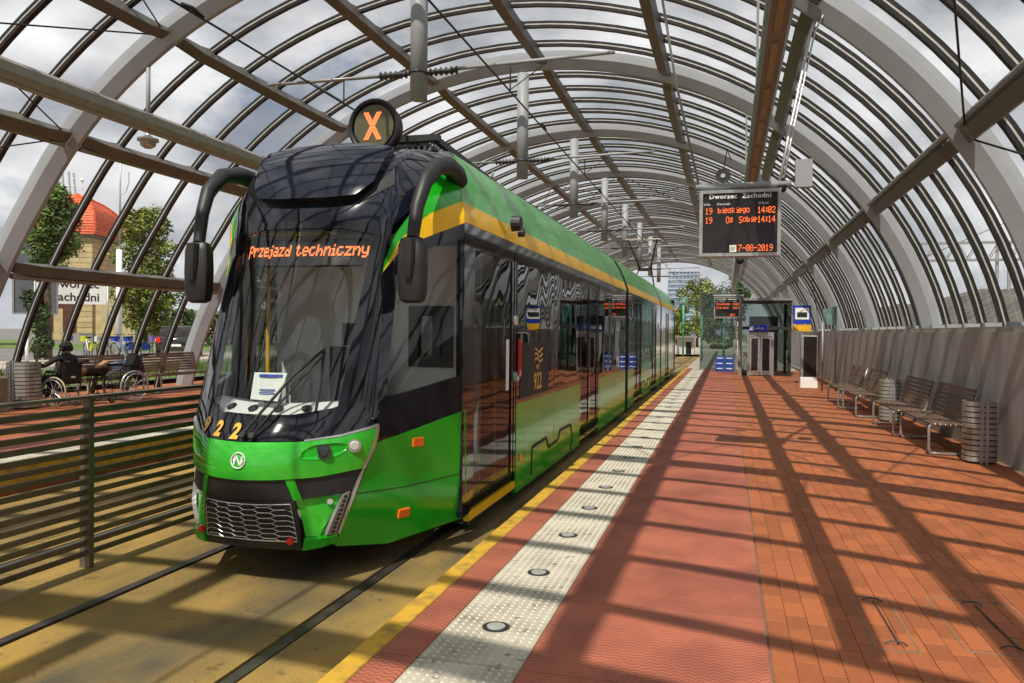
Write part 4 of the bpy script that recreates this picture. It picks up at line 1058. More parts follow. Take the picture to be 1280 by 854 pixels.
for xx, lab in ((XT, 'contact wire running above the green tram'), (-5.84, 'contact wire running above the empty left track')):
    t = thing('contact_wire', lab, 'wire', (xx, 0, 5.15), world=True)
    mb = MB(); mb.tube([(xx, -9, 5.15), (xx, 90, 5.15)], .014, 6); mb.tube([(xx, -9, 5.31), (xx, 90, 5.31)], .008, 5) if False else None; mb.build('wire', 'cable', t)
    mb = MB()
    for y in (7.6, 13.4, 19.8, 26): mb.tube([(xx, y-.18, 5.17), (xx, y, 5.20), (xx, y+.18, 5.17)], .026, 6)
    mb.build('clamp', 'cable', t)

# ------------------------------------------------------------------ departure boards
def board(xc, y, z0, z1, w, label, big):
    t = thing('departure_board', label, 'departure board', (xc, y, z0), 'departure boards', world=True)
    x0, x1 = xc-w/2, xc+w/2; fwid = .04
    mb = MB(); mb.bx(x0, x1, y, y+.16, z0, z1-.0); mb.build('case', 'steel', t)
    for a, b, c, d in ((x0, x1, z0, z0+fwid), (x0, x1, z1-fwid, z1), (x0, x0+fwid, z0+fwid, z1-fwid), (x1-fwid, x1, z0+fwid, z1-fwid)):
        mb = MB(); mb.bx(a, b, y-.03, y-.001, c, d); mb.build('frame', 'galv', t)
    mb = MB(); mb.bx(x0+fwid, x1-fwid, y-.008, y-.001, z0+fwid, z1-fwid); sc_ = mb.build('screen', 'screen', t)
    yy = y-.010; rx, uz = (1, 0, 0), (0, 0, 1); W_ = w-2*fwid; X0 = x0+fwid; H_ = z1-z0-2*fwid; Z0 = z0+fwid
    mb = MB(); put_text(mb, 'Dworzec  Zachodni', (xc+.0, yy, Z0+H_*.915), rx, uz, .083, .0025, align='CENTER', space=1.12)
    for tx, fx in (('Linia', .01), ('Kierunek', .19), ('Odjazd', .74)): put_text(mb, tx, (X0+W_*fx, yy, Z0+H_*.805), rx, uz, .044)
    mb.build('heading', 'white', sc_)
    mb = MB(); p = .0122
    def row(txt, x, z): led_text(mb, txt, (x, yy, z), rx, uz, .0083, vk=1.42, adv=5.6)
    if big:
        z = Z0+H_*.655; row('19', X0+.03, z); row('bieskiego', X0+W_*.205, z); row('14:02', X0+W_*.735, z)
        z = Z0+H_*.50; row('19', X0+.03, z); row('Os', X0+W_*.315, z); row('Sobie', X0+W_*.49, z); row('14:14', X0+W_*.735, z)
        row('17-08-2019', X0+W_*.435, Z0+.022)
        q = MB(); q.bx(X0+W_*.37, X0+W_*.455, yy-.006, yy-.001, Z0+.012, Z0+.10); q.build('white_tile', 'white', sc_)
        for i in range(3):
            q = MB(); q.bar((X0+W_*(.385+.02*i), yy-.008, Z0+.03), (X0+W_*(.395+.02*i), yy-.008, Z0+.08), .007, .002, (0, 1, 0)); q.build('tile_mark', 'textblack', sc_)
    else:
        z = Z0+H_*.62; row('19 bieskiego', X0+.03, z); row('14:02', X0+W_*.735, z); z = Z0+H_*.42; row('19 Os Sobie', X0+.03, z); row('14:14', X0+W_*.735, z); row('2019', X0+W_*.62, Z0+.03)
    stuff(mb.build('led_text', 'led', sc_))
    mb = MB(); mb.tube([(x0-.05, y+.06, z1+.06), (x1+.12, y+.06, z1+.06)], .042, 12); mb.build('carrier_tube', 'arch', t, True)
    for xx in (x0+.12, x1-.12):
        mb = MB(); mb.bx(xx-.02, xx+.02, y+.05, y+.08, z1-.005, z1+.10); mb.build('bracket', 'galv', t)
    return t
board(.145, 10.3, 2.575, 3.41, .985, 'large departure board with orange LED lines hanging over the right platform', True)
board(.02, 31, 2.20, 2.98, .96, 'small distant departure board hanging in front of the glass lift', False)
t = thing('support_rod', 'thin pale rod running from the roof down to the left end of the large board', 'conduit', (-.4, 10.3, 3.5), world=True)
mb = MB(); mb.tube([(-.36, 10.36, 3.48), (-.62, 9.6, 4.6), (-.95, 8.6, 6.6)], .016, 6); mb.build('rod', 'arch', t, True)
for (xb, zb, lab) in ((.62, 3.47, 'conduit and camera rod reaching from the arch to the right end of the large board'),):
    t = thing('camera_rod', lab, 'conduit', (xb, 10.35, zb), world=True)
    mb = MB(); mb.tube([(xb, 10.36, zb), (.73, 10.6, 4.1), (1.03, 11.1, 5.6), (1.1, 11.15, 5.80)], .022, 8); mb.tube([(xb+.04, 10.36, zb), (.77, 10.6, 4.1), (1.08, 11.1, 5.6), (1.2, 11.15, 5.86), (1.25, 11.16, 5.95)], .014, 6); mb.build('conduit', 'galv', t, True)
    mb = MB(); mb.bx(.80, 1.0, 10.30, 10.42, 3.42, 3.76); mb.build('junction_box', 'arch', t)
    mb = MB(); mb.tube([(.63, 10.36, 3.50), (.70, 10.34, 3.56), (.80, 10.34, 3.52)], .01, 6); mb.build('cable', 'cable', t)
    mb = MB(); mb.lathe((xb+.03, 10.33, 3.36), [(.001, 0), (.04, .015), (.055, .06), (.055, .09)], 12); mb.build('camera_dome', 'rubber', t, True)
t = thing('loudspeaker', 'round black loudspeaker above the large departure board', 'loudspeaker', (-.07, 11.0, 3.75), world=True)
mb = MB(); mb.disc((-.07, 11.0, 3.72), (0, -1, 0), .085, 20, .05, 0, .1); mb.build('horn', 'darkmetal', t); mb = MB(); mb.disc((-.07, 10.945, 3.72), (0, -1, 0), .03, 12, .01); mb.build('cone', 'lens', t); mb = MB(); mb.tube([(-.07, 11.03, 3.8), (-.02, 11.05, 4.1), (.03, 11.05, 3.95)], .008, 5); mb.build('cable', 'cable', t)
t = thing('hanging_ball', 'small dark round fitting hanging below the large departure board', 'loudspeaker', (.30, 13.5, 2.9), world=True)
mb = MB(); mb.ball((.19, 12.5, 2.72), .06, 12, 8); mb.build('ball', 'rubber', t, True); mb = MB(); mb.tube([(.19, 12.5, 2.78), (.19, 12.5, 3.99)], .006, 5); mb.build('cord', 'cable', t)

# ------------------------------------------------------------------ glass lift
lx0, lx1, ly0, ly1, lz = .47, 2.36, 31.2, 33.4, 2.86
lift = thing('lift_shaft', 'glazed lift shaft in a dark steel frame at the end of the platform', 'lift', (1.4, ly0, 0), world=True)
for x in (lx0, lx1-.12):
    for y in (ly0, ly1):
        mb = MB(); mb.bx(x, x+.12, y, y+.12, 0, lz); mb.build('column', 'darkmetal' if x > 1 else 'steel', lift)
for z in (lz-.14, 1.75):
    mb = MB(); mb.bx(lx0+.122, lx1-.122, ly0+.004, ly0+.11, z, z+.13); mb.build('beam', 'darkmetal', lift)
mb = MB(); mb.bx(lx0-.08, lx1+.08, ly0-.06, ly1+.2, lz+.002, lz+.09); mb.build('roof', 'steel', lift)
for (x0, x1, z0, z1) in ((lx0+.125, lx1-.125, 1.885, lz-.145), (lx0+.125, lx0+.36, 0.02, 1.745), (1.72, lx1-.125, .02, 1.745)):
    mb = MB(); mb.bx(x0, x1, ly0+.05, ly0+.06, z0, z1); mb.build('glass_pane', 'liftglass', lift)
for x in (lx0+.05, lx1-.07):
    mb = MB(); mb.bx(x, x+.012, ly0+.13, ly1-.01, .02, lz-.15); mb.build('glass_pane', 'liftglass', lift)
for (a, b) in ((.86, 1.24), (1.26, 1.66)):
    mb = MB(); mb.bx(a, b, ly0-.01, ly0+.002, .03, 1.50)
    d = mb.build('lift_door', 'silver', lift); mb = MB(); mb.bx(a+.07, b-.07, ly0-.016, ly0-.011, .2, 1.42); mb.build('door_pane', 'screen', d)
for (a, b) in ((.78, .85), (1.67, 1.74)):
    mb = MB(); mb.bx(a, b, ly0-.03, ly0+.04, 0, 1.62); mb.build('door_jamb', 'galv', lift)
mb = MB(); mb.bx(.78, 1.74, ly0-.032, ly0+.04, 1.51, 1.66); mb.build('door_header', 'galv', lift)
mb = MB(); mb.bx(.9, 2.0, ly1-.2, ly1-.1, .1, 2.3); mb.build('lift_car', 'steel', lift)
t = thing('direction_sign', 'blue illuminated style sign with white pictogram above the lift door', 'sign', (1.2, ly0-.1, 1.72), world=True)
mb = MB(); mb.bx(.82, 1.52, ly0-.13, ly0-.07, 1.70, 1.93); mb.build('panel', 'blue', t)
mb = MB(); mb.bx(.86, 1.0, ly0-.134, ly0-.131, 1.74, 1.89); put_text(mb, 'winda', (1.05, ly0-.134, 1.765), (1, 0, 0), (0, 0, 1), .14); mb.build('pictogram', 'white', t)
# ticket pylon
t = thing('ticket_pylon', 'tall dark ticket pylon on a white base beside the lift', 'ticket machine', (2.4, 24.9, 0), world=True)
mb = MB(); mb.cbox(2.16, 2.64, 24.88, 25.3, 0, .31, .01); mb.build('plinth', 'white', t)
mb = MB(); mb.cbox(2.17, 2.63, 24.92, 25.26, .311, 1.56, .02); b_ = mb.build('cabinet', 'galv', t)
mb = MB(); mb.bx(2.24, 2.61, 24.905, 24.919, .34, 1.53); mb.build('front_screen', 'screen', b_)
# stop sign on pole
t = thing('tram_stop_sign', 'blue tram stop sign with amber plate beneath on a slim grey pole', 'stop sign', (2.05, 26.6, 0), world=True)
mb = MB(); mb.tube([(2.33, 26.66, 0), (2.33, 26.66, 2.60)], .025, 8); mb.build('pole', 'galv', t, True)
mb = MB(); mb.cbox(2.06, 2.60, 26.60, 26.64, 1.93, 2.52, .004); f_ = mb.build('panel', 'blue', t)
mb = MB(); mb.bx(2.12, 2.54, 26.592, 26.599, 2.07, 2.44); mb.build('pictogram_field', 'white', f_)
mb = MB(); mb.bx(2.18, 2.48, 26.586, 26.591, 2.14, 2.30); mb.bar((2.27, 26.588, 2.31), (2.39, 26.588, 2.39), .015, .004, (0, 1, 0)); mb.build('tram_pictogram', 'textblack', f_)
mb = MB(); mb.bx(2.06, 2.60, 26.60, 26.63, 1.69, 1.90); mb.build('amber_plate', 'amber', t)
# teal info board on two poles
t = thing('timetable_board', 'greenish glass timetable board on two slim poles near the far benches', 'timetable', (2.85, 24, 0), world=True)
for x, y in ((2.62, 23.6), (3.02, 24.0)):
    mb = MB(); mb.tube([(x, y, 0), (x, y, 2.42 if x > 3 else 2.0)], .025, 8); mb.build('pole', 'steel', t, True)
mb = MB(); v = [(2.62, 23.62), (3.0, 24.02)]; mb.add([(v[0][0], v[0][1], 1.9), (v[1][0], v[1][1], 1.86), (v[1][0], v[1][1], 2.40), (v[0][0], v[0][1], 2.30)]+[(v[0][0], v[0][1]+.03, 1.9), (v[1][0], v[1][1]+.03, 1.86), (v[1][0], v[1][1]+.03, 2.40), (v[0][0], v[0][1]+.03, 2.30)],
   [(0, 1, 2, 3), (7, 6, 5, 4), (0, 4, 5, 1), (1, 5, 6, 2), (2, 6, 7, 3), (3, 7, 4, 0)]); mb.build('panel', 'tealglass', t)
# blue crates of bottled goods by the lift
for i, (x, lab) in enumerate(((-.42, 'left stack of blue wall of crates at the platform end'), (-.04, 'right stack of blue crates next to the lift'))):
    for j in range(3):
        t = thing('blue_crate', ['bottom', 'middle', 'top'][j]+' blue crate in the '+('left' if i == 0 else 'right')+' stack at the platform end by the lift', 'crate', (x, 34, .215*j), 'blue crates stacked at the platform end', world=True)
        mb = MB(); mb.cbox(x, x+.36, 34, 34.4, .215*j, .215*j+.205, .01); mb.build('shell', 'blueplas', t)
        mb = MB(); mb.bx(x+.06, x+.30, 33.992, 33.999, .215*j+.11, .215*j+.15); mb.build('white_label', 'white', t)
# glazed end screen left of the lift
t = thing('glass_screen', 'tall framed glass screen left of the lift at the platform end', 'glass screen', (-.4, 35, 0), world=True)
for x in (-1.1, .40):
    mb = MB(); mb.bx(x, x+.05, 35, 35.06, 0, 3.4); mb.build('post', 'galv', t)
for z in (.05, 1.15, 2.25):
    mb = MB(); mb.bx(-1.05, .40, 35.02, 35.03, z, z+1.08); mb.build('glass_pane', 'liftglass', t)
    mb = MB(); mb.bx(-1.05, .40, 35.0, 35.05, z+1.082, z+1.099); mb.build('rail', 'galv', t)

# ------------------------------------------------------------------ left platform furniture and people
ZL = .12
g2 = 'slatted benches on the left platform'
lb1 = make_bench('slatted_bench', 'brown slatted bench on the left platform with a person lying on it', (-12.2, 14.35, ZL), 1.85, 'wood2', g2, pi)
dup(lb1, (-12.25, 16.75, ZL), 'brown slatted bench on the left platform nearest the tram mirror, empty', pi, g2)
for bb, y0 in ((lb1, 0),):
    pass
make_bin((-12.25, 11.35, ZL), 'grey slatted bin on the left platform beside the wheelchair user', 'slatted bins', r=.25, h=.86, ns=12)
t = thing('concrete_planter', 'low grey concrete planter at the left edge beside the slatted bin', 'planter', (-12.2, 10.55, ZL), world=True)
mb = MB(); mb.cbox(-12.5, -11.95, 10.25, 10.75, ZL, ZL+.62, .03); mb.build('body', 'kerb', t)
mb = MB()
for _ in range(160):
    x, y = random.uniform(-12.45, -12.0), random.uniform(10.3, 10.7); a = random.uniform(0, pi); mb.add([(x-.015*math.cos(a), y-.015*math.sin(a), ZL+.6), (x+.015*math.cos(a), y+.015*math.sin(a), ZL+.6), (x+random.uniform(-.1, .1), y+random.uniform(-.1, .1), ZL+.6+random.uniform(.1, .3))], [(0, 1, 2)])
stuff(mb.build('planting', 'grass', t))

def wheelchair(loc, rz, label, bag):
    t = thing('wheelchair', label, 'wheelchair', loc, 'wheelchairs on the left platform', rz)
    for sx in (-1, 1):
        mb = MB(); c = Vector((sx*.30, -.02, .31)); mb.tube([c+Vector((0, .295*math.cos(a), .295*math.sin(a))) for a in [2*pi*i/28 for i in range(28)]], .019, 6, True)
        w = mb.build('wheel', 'tan' if not bag else 'galv', t, True)
        mb = MB(); c2 = c+Vector((sx*.045, 0, 0)); mb.tube([c2+Vector((0, .25*math.cos(a), .25*math.sin(a))) for a in [2*pi*i/24 for i in range(24)]], .009, 5, True); mb.build('hand_rim', 'galv', w, True)
        mb = MB()
        for i in range(10):
            a = 2*pi*i/10; mb.tube([c, c+Vector((0, .29*math.cos(a), .29*math.sin(a)))], .006, 4)
        mb.disc(c-Vector((.03, 0, 0)), (1, 0, 0), .04, 10, .06); mb.build('spokes', 'galv', w)
        mb = MB(); c3 = Vector((sx*.24, .42, .09)); mb.tube([c3+Vector((0, .075*math.cos(a), .075*math.sin(a))) for a in [2*pi*i/14 for i in range(14)]], .018, 6, True); mb.tube([c3, c3+Vector((0, 0, .18))], .012, 6); mb.build('caster', 'rubber', t)
        mb = MB(); mb.tube([(sx*.24, -.36, .93), (sx*.24, -.24, .93), (sx*.24, -.20, .88), (sx*.24, -.17, .30), (sx*.24, .40, .27), (sx*.24, .46, .50), (sx*.24, .62, .14), (sx*.22, .74, .12)], .014, 6)
        mb.tube([(sx*.25, -.16, .70), (sx*.25, .22, .70), (sx*.25, .26, .66), (sx*.25, .26, .28)], .013, 6); mb.build('frame', 'wcframe', t, True)
        mb = MB(); mb.tube([(sx*.24, -.38, .93), (sx*.24, -.27, .93)], .02, 8); mb.build('push_handle', 'rubber', t)
        mb = MB(); mb.bx(sx*.25-.03, sx*.25+.03, -.12, .2, .715, .745); mb.build('armrest', 'rubber', t)
    mb = MB(); mb.bx(-.23, .23, -.17, .36, .46, .50); mb.build('seat', 'cloth_black', t)
    mb = MB(); mb.add([(-.235, -.20, .50), (.235, -.20, .50), (.235, -.235, .92), (-.235, -.235, .92), (-.235, -.18, .50), (.235, -.18, .50), (.235, -.215, .92), (-.235, -.215, .92)], [(0, 1, 2, 3), (7, 6, 5, 4), (0, 4, 5, 1), (1, 5, 6, 2), (2, 6, 7, 3), (3, 7, 4, 0)]); bk = mb.build('back_rest', 'cloth_black', t)
    mb = MB(); mb.bx(-.05, .06, -.222, -.212, .585, .625); mb.build('label_patch', 'white', bk)
    if bag:
        mb = MB(); mb.ball((0, -.30, .60), .17, 12, 8, 0, 1.1, .55, 1.3); mb.build('hanging_bag', 'bag', t, True)
    return t
wc_ = wheelchair((-11.95, 11.95, ZL), R(92), 'black wheelchair with cream tyres occupied by the person in a black jacket', False)
wheelchair((-11.75, 13.25, ZL), R(165), 'empty black wheelchair with a dark red patterned bag hung on its back', True)

def skin_body(name, nodes_, edges, matfn, mats, parent):
    me = bpy.data.meshes.new(name); me.from_pydata([n[0] for n in nodes_], edges, [])
    o = bpy.data.objects.new(name, me); col.objects.link(o)
    md = o.modifiers.new('skin', 'SKIN'); md.use_smooth_shade = True
    for i, n in enumerate(nodes_):
        sv = me.skin_vertices[0].data[i]; r = n[1]; sv.radius = r if isinstance(r, tuple) else (r, r); sv.use_root = (i == 0)
    sb = o.modifiers.new('sub', 'SUBSURF'); sb.levels = 2; sb.render_levels = 2
    dg = bpy.context.evaluated_depsgraph_get(); m2 = bpy.data.meshes.new_from_object(o.evaluated_get(dg))
    bpy.data.objects.remove(o); bpy.data.meshes.remove(me)
    m2.materials.clear()
    for q in mats: m2.materials.append(M[q])
    for p in m2.polygons: p.material_index = matfn(p.center); p.use_smooth = True
    return link(name, m2, parent)
def hand(nodes_, edges, wrist, d, side, upv):
    d = Vector(d).normalized(); s = Vector(side).normalized(); w = Vector(nodes_[wrist][0]); k = len(nodes_)
    nodes_.append((tuple(w+d*.06), (.026, .020))); edges.append((wrist, k))
    for i, (off, ln) in enumerate(((-.030, .065), (-.010, .078), (.010, .074), (.030, .056))):
        a = w+d*.085+s*off; j = len(nodes_); b = a+d*ln*.55-Vector(upv)*.012; c = b+d*ln*.4-Vector(upv)*.028
        nodes_ += [(tuple(a), .010), (tuple(b), .009), (tuple(c), .007)]; edges += [(k, j), (j, j+1), (j+1, j+2)]
    j = len(nodes_); a = w+d*.035-s*.04; nodes_ += [(tuple(a), .011), (tuple(a+d*.045-s*.018), .008)]; edges += [(k, j), (j, j+1)]
wc_.scale = (.9, .9, .9)
pr_ = thing('person', 'person in a black jacket sitting in the wheelchair with left arm held out', 'person', (-11.95, 11.95, ZL), rz=R(92)); pr_.scale = (.9, .9, .9)
nd = [((0, -.03, .60), (.16, .12)), ((0, -.07, .78), (.155, .11)), ((0, -.08, .96), (.17, .105)), ((0, -.06, 1.08), (.065, .06)), ((0, -.03, 1.17), (.085, .10)), ((0, -.03, 1.27), (.080, .095)),
      ((-.20, -.06, 1.02), .065), ((-.36, .16, .84), .052), ((-.42, .42, .86), .036),
      ((.20, -.06, 1.02), .065), ((.29, -.02, .82), .052), ((.27, .18, .77), .036),
      ((-.11, .08, .58), .09), ((-.13, .46, .58), .07), ((-.13, .52, .22), .048), ((-.13, .62, .17), .04),
      ((.11, .08, .58), .09), ((.13, .46, .58), .07), ((.13, .52, .22), .048), ((.13, .62, .17), .04)]
ed = [(0, 1), (1, 2), (2, 3), (3, 4), (4, 5), (2, 6), (6, 7), (7, 8), (2, 9), (9, 10), (10, 11), (0, 12), (12, 13), (13, 14), (14, 15), (0, 16), (16, 17), (17, 18), (18, 19)]
hand(nd, ed, 8, (-.35, .9, .15), (.9, .35, 0), (0, 0, 1)); hand(nd, ed, 11, (-.1, 1, -.1), (1, 0, 0), (0, 0, 1))
skin_body('body', nd, ed, lambda c: 1 if (c.z > 1.11 or (c.x < -.34 and c.y > .41) or (c.y > .19 and c.x > .2 and c.z > .7)) else 0, ['cloth_black', 'skin'], pr_)
mb = MB()
for _ in range(130):
    a = random.uniform(0, 2*pi); b = random.uniform(.0, 1.25 if math.sin(a) > .2 else 2.1); r = .098
    mb.ball((r*math.sin(b)*math.cos(a), -.04+r*1.15*math.sin(b)*math.sin(a), 1.215+r*1.1*math.cos(b)), random.uniform(.025, .04), 6, 4)
mb.build('hair', 'hair', pr_, True)
# lying person
px = thing('person', 'person in brown jacket and light jeans lying on the left platform bench', 'person', (-12.42, 12.62, ZL+.44))
nd = [((0, .80, .13), (.14, .12)), ((0, .60, .14), (.15, .12)), ((0, .38, .15), (.17, .12)), ((0, .24, .15), (.062, .06)), ((0, .14, .16), (.085, .10)), ((0, .04, .16), (.08, .095)),
      ((.17, .40, .20), .065), ((.24, .62, .34), .05), ((.20, .78, .16), .036), ((-.16, .40, .15), .062), ((-.17, .68, .12), .048), ((-.12, .84, .20), .036),
      ((.10, .94, .14), .095), ((.13, 1.30, .30), .075), ((.12, 1.52, .06), .05), ((.20, 1.60, .05), .042), ((-.10, .94, .13), .095), ((-.12, 1.32, .26), .072), ((-.12, 1.60, .06), .05), ((-.04, 1.68, .06), .042)]
ed = [(0, 1), (1, 2), (2, 3), (3, 4), (4, 5), (2, 6), (6, 7), (7, 8), (2, 9), (9, 10), (10, 11), (0, 12), (12, 13), (13, 14), (14, 15), (0, 16), (16, 17), (17, 18), (18, 19)]
hand(nd, ed, 8, (-.3, .9, -.2), (1, 0, 0), (0, 0, 1)); hand(nd, ed, 11, (.3, .9, .0), (1, 0, 0), (0, 0, 1))
skin_body('body', nd, ed, lambda c: 2 if c.y > .78 and abs(c.x) < .3 and not (c.x > .17 and c.y < .9) else (1 if (c.y < .26 or (c.x > .19 and c.z > .22) or (c.x > .17 and c.y > .55)) else 0), ['cloth_brown', 'skin', 'denim'], px)
mb = MB()
for _ in range(40):
    a, b = random.uniform(0, 2*pi), random.uniform(0, 1.3); r = .095; mb.ball((r*math.sin(b)*math.cos(a), .085-r*math.cos(b), .165+r*math.sin(b)*math.sin(a)), random.uniform(.02, .035), 6, 4)
mb.build('hair', 'hair', px, True)
# exit sign fixed to the low purlin
t = thing('exit_sign', 'small green exit sign on the lowest roof rail at left', 'exit sign', (-12.55, 12.25, 2.6), rz=R(52))
mb = MB(); mb.bx(-.17, .17, -.012, .012, -.06, .07); p_ = mb.build('panel', 'exitgreen', t)
mb = MB(); mb.bx(-.12, -.02, -.018, -.013, .0, .016); mb.bar((-.02, -.016, .008), (.03, -.016, -.03), .016, .004, (0, 1, 0)); mb.bx(.05, .12, -.018, -.013, -.035, .045); mb.build('pictogram', 'white', p_)

# ------------------------------------------------------------------ trees
def tree(loc, h, rx, ry, z0, n, mt, label, seed, ls=.11, clumps=26, trunk=.16, group=None, name='tree'):
    rnd = random.Random(seed); t = thing(name, label, 'tree', loc, group)
    mb = MB(); pts = [(0, 0, -.05), (rnd.uniform(-.1, .1), rnd.uniform(-.1, .1), h*.3), (rnd.uniform(-.2, .2), rnd.uniform(-.2, .2), h*.6), (0, 0, h*.9)]
    mb.tube(pts, [trunk, trunk*.8, trunk*.5, trunk*.12], 8)
    cl = []
    for i in range(clumps):
        f = rnd.random(); z = z0+(h-z0)*(.05+.92*f); k = math.sin(pi*min(1, (.12+.88*f)))**.55; a = rnd.uniform(0, 2*pi); rr = rnd.uniform(.25, 1.0)
        c = (rx*k*rr*math.cos(a), ry*k*rr*math.sin(a), z); cl.append((c, rnd.uniform(.22, .42)*min(rx, ry)*(.7+.5*k)))
        if i % 2 == 0:
            b = Vector(pts[1]).lerp(Vector(pts[3]), max(0, min(1, (z-h*.35)/(h*.6)))); mb.tube([b, Vector(c)*.5+b*.5+Vector((0, 0, .05)), c], [trunk*.35, trunk*.22, trunk*.08], 5)
    mb.build('trunk', 'bark', t, True)
    mb = MB(); vs = []; fs = []
    for i in range(n):
        c, r = cl[rnd.randrange(len(cl))]
        while True:
            d = Vector((rnd.uniform(-1, 1), rnd.uniform(-1, 1), rnd.uniform(-1, 1)))
            if .1 < d.length < 1: break
        d = d.normalized()*d.length**.5
        p = Vector(c)+d*r*rnd.uniform(.8, 1.25); a = Vector((rnd.uniform(-1, 1), rnd.uniform(-1, 1), rnd.uniform(-.6, .6))).normalized(); b = a.cross(d+Vector((.1, .2, .3))).normalized(); s = ls*rnd.uniform(.6, 1.3)
        o = len(vs); vs += [p-a*s, p-b*s*.45, p+a*s, p+b*s*.45]; fs.append((o, o+1, o+2, o+3))
    mb.add(vs, fs); mb.build('crown', mt, t); return t
tree((-26.75, 25.95, .25), 7.4, 1.0, 1.0, 3.6, 13000, 'leaf', 'leafy tree with a narrow tall crown above the station name sign', 3, .10, 60)
tree((-27.15, 25.7, .25), 3.9, .5, .5, .2, 5000, 'leafdark', 'slim dark shrub left of the station name sign under the tall tree', 33, .09, 24, .06)
tree((-38.6, 45.5, .25), 9.7, 2.0, 2.0, .9, 15000, 'leaf2', 'yellowish tree right of the white mast behind the bicycles', 4, .15, 64)
tree((-25.3, 24.0, .25), 2.3, .5, .5, .2, 1600, 'leafdark', 'small dark bush at the foot of the columnar tree near the grey panel', 5, .08, 10, .05)
tree((-60, 95, .25), 11, 3.2, 3.2, 3, 3500, 'leaf', 'distant round tree just left of the tram left mirror', 6, .3, 20, .25)
tree((-44, 29, .25), 8.6, 2.6, 2.6, 2, 3500, 'leafdark', 'tree at the very left edge behind the grey panel', 8, .22, 20, .25)
tree((-3.2, 92, 0), 8.2, 2.8, 2.4, 1.6, 6000, 'leaf2', 'yellow green tree in the daylight beyond the end of the canopy', 9, .17, 34, .2, 'trees beyond the canopy end')
tree((.6, 96, 0), 8.4, 2.6, 2.4, 3.4, 4200, 'leafdark', 'darker thin tree beyond the lift', 10, .17, 24, .2, 'trees beyond the canopy end')
tree((-6.2, 104, 0), 4.2, 2.2, 2.0, .3, 3600, 'leaf2', 'low bright bush tree beside the white kiosk', 11, .2, 20, .12, 'trees beyond the canopy end')
tree((-.5, 84, 0), 3.6, 2.0, 1.6, .2, 3600, 'leaf2', 'low yellow green bush between the teal poles', 12, .17, 20, .12, 'trees beyond the canopy end')
def hedge(x0, y0, x1, y1, h, w, label, mt, n, seed, ls=.16):
    rnd = random.Random(seed); t = thing('hedge', label, 'hedge', (x0, y0, .25)); mb = MB(); vs = []; fs = []
    for i in range(n):
        f = rnd.random(); p = Vector(((x1-x0)*f+rnd.uniform(-w, w), (y1-y0)*f+rnd.uniform(-w, w), h*(1-rnd.random()**2)*(.8+.25*math.sin(f*17)+.1*math.sin(f*41)))); a = Vector((rnd.uniform(-1, 1), rnd.uniform(-1, 1), rnd.uniform(-1, 1))).normalized(); b = a.orthogonal().normalized(); s = ls*rnd.uniform(.6, 1.3); o = len(vs)
        vs += [p-a*s, p-b*s*.6, p+a*s, p+b*s*.6]; fs.append((o, o+1, o+2, o+3))
    mb.add(vs, fs); mb.build('foliage', mt, t); mb = MB()
    for i in range(8): q = rnd.random(); mb.tube([((x1-x0)*q, (y1-y0)*q, -.05), ((x1-x0)*q, (y1-y0)*q, h*.6)], [.05, .02], 5)
    mb.build('stems', 'bark', t)
hedge(-42, 52, -30, 62, 2.6, .9, 'dark hedge behind the parked car', 'leafdark', 6000, 21)
hedge(-70, 70, -48, 92, 3.0, 1.2, 'long far hedge in front of the pale house', 'leaf', 5000, 22, .25)

# ------------------------------------------------------------------ street on the left: tower, signs, bikes, car
tw = thing('corner_tower', 'old yellow stone corner tower with a curved red tiled roof and aerials', 'tower', (-52.1, 53.1, .25), rz=R(20))
hw = 2.5
for i in range(18):
    z0, z1 = .9+.43*i, .9+.43*(i+1)-.035; mb = MB(); mb.bx(-hw, hw, -hw, hw, z0, z1); mb.build('stone_course', 'stone', tw)
mb = MB(); mb.bx(-hw-.06, hw+.06, -hw-.06, hw+.06, 0, .88); mb.build('plinth', 'stonegrey', tw)
mb = MB(); mb.bx(-hw+.04, hw-.04, -hw+.04, hw-.04, .88, 8.6); mb.build('core', 'kerb', tw)
mb = MB(); mb.bx(-hw-.25, hw+.25, -hw-.25, hw+.25, 8.55, 8.72); mb.build('eaves', 'trunk', tw)
nc = 16
def rw(f): return (hw+.40)*max(.16, (1-f**3.2)**.75)
for i in range(nc):
    f0, f1 = i/nc, (i+1)/nc; z0, z1 = 8.72+3.5*f0, 8.72+3.5*f1; a, b = rw(f0)+.05, rw(f1); mb = MB()
    vs = [(-a, -a, z0), (a, -a, z0), (a, a, z0), (-a, a, z0), (-b, -b, z1), (b, -b, z1), (b, b, z1), (-b, b, z1), (-a+.1, -a+.1, z0), (a-.1, -a+.1, z0), (a-.1, a-.1, z0), (-a+.1, a-.1, z0)]
    mb.add(vs, [(0, 1, 5, 4), (1, 2, 6, 5), (2, 3, 7, 6), (3, 0, 4, 7), (1, 0, 8, 9), (2, 1, 9, 10), (3, 2, 10, 11), (0, 3, 11, 8)]); mb.build('tile_course', 'rooftile', tw)
for sx, sy in ((-1, -1), (1, -1), (1, 1), (-1, 1)):
    mb = MB(); mb.tube([(sx*rw(i/12), sy*rw(i/12), 8.76+3.5*i/12) for i in range(13)], .11, 6); mb.build('hip_ridge', 'rooftile', tw)
b = rw(1); mb = MB(); mb.bx(-b, b, -b, b, 12.15, 12.26); mb.build('roof_cap', 'rooftile', tw)
for i, (x, y) in enumerate(((-.6, -.5), (-.1, -.5), (.25, -.4))):
    mb = MB(); mb.bar((x, y, 12.16), (x-.15, y, 14.2-.1*i), .14, .10); mb.build('aerial_panel', 'galv', tw)
mb = MB(); mb.tube([(.6, 0, 12.1), (.6, 0, 13.6)], .05, 6); mb.ball((.6, 0, 13.5), .16, 8, 6); mb.build('aerial_mast', 'white', tw)
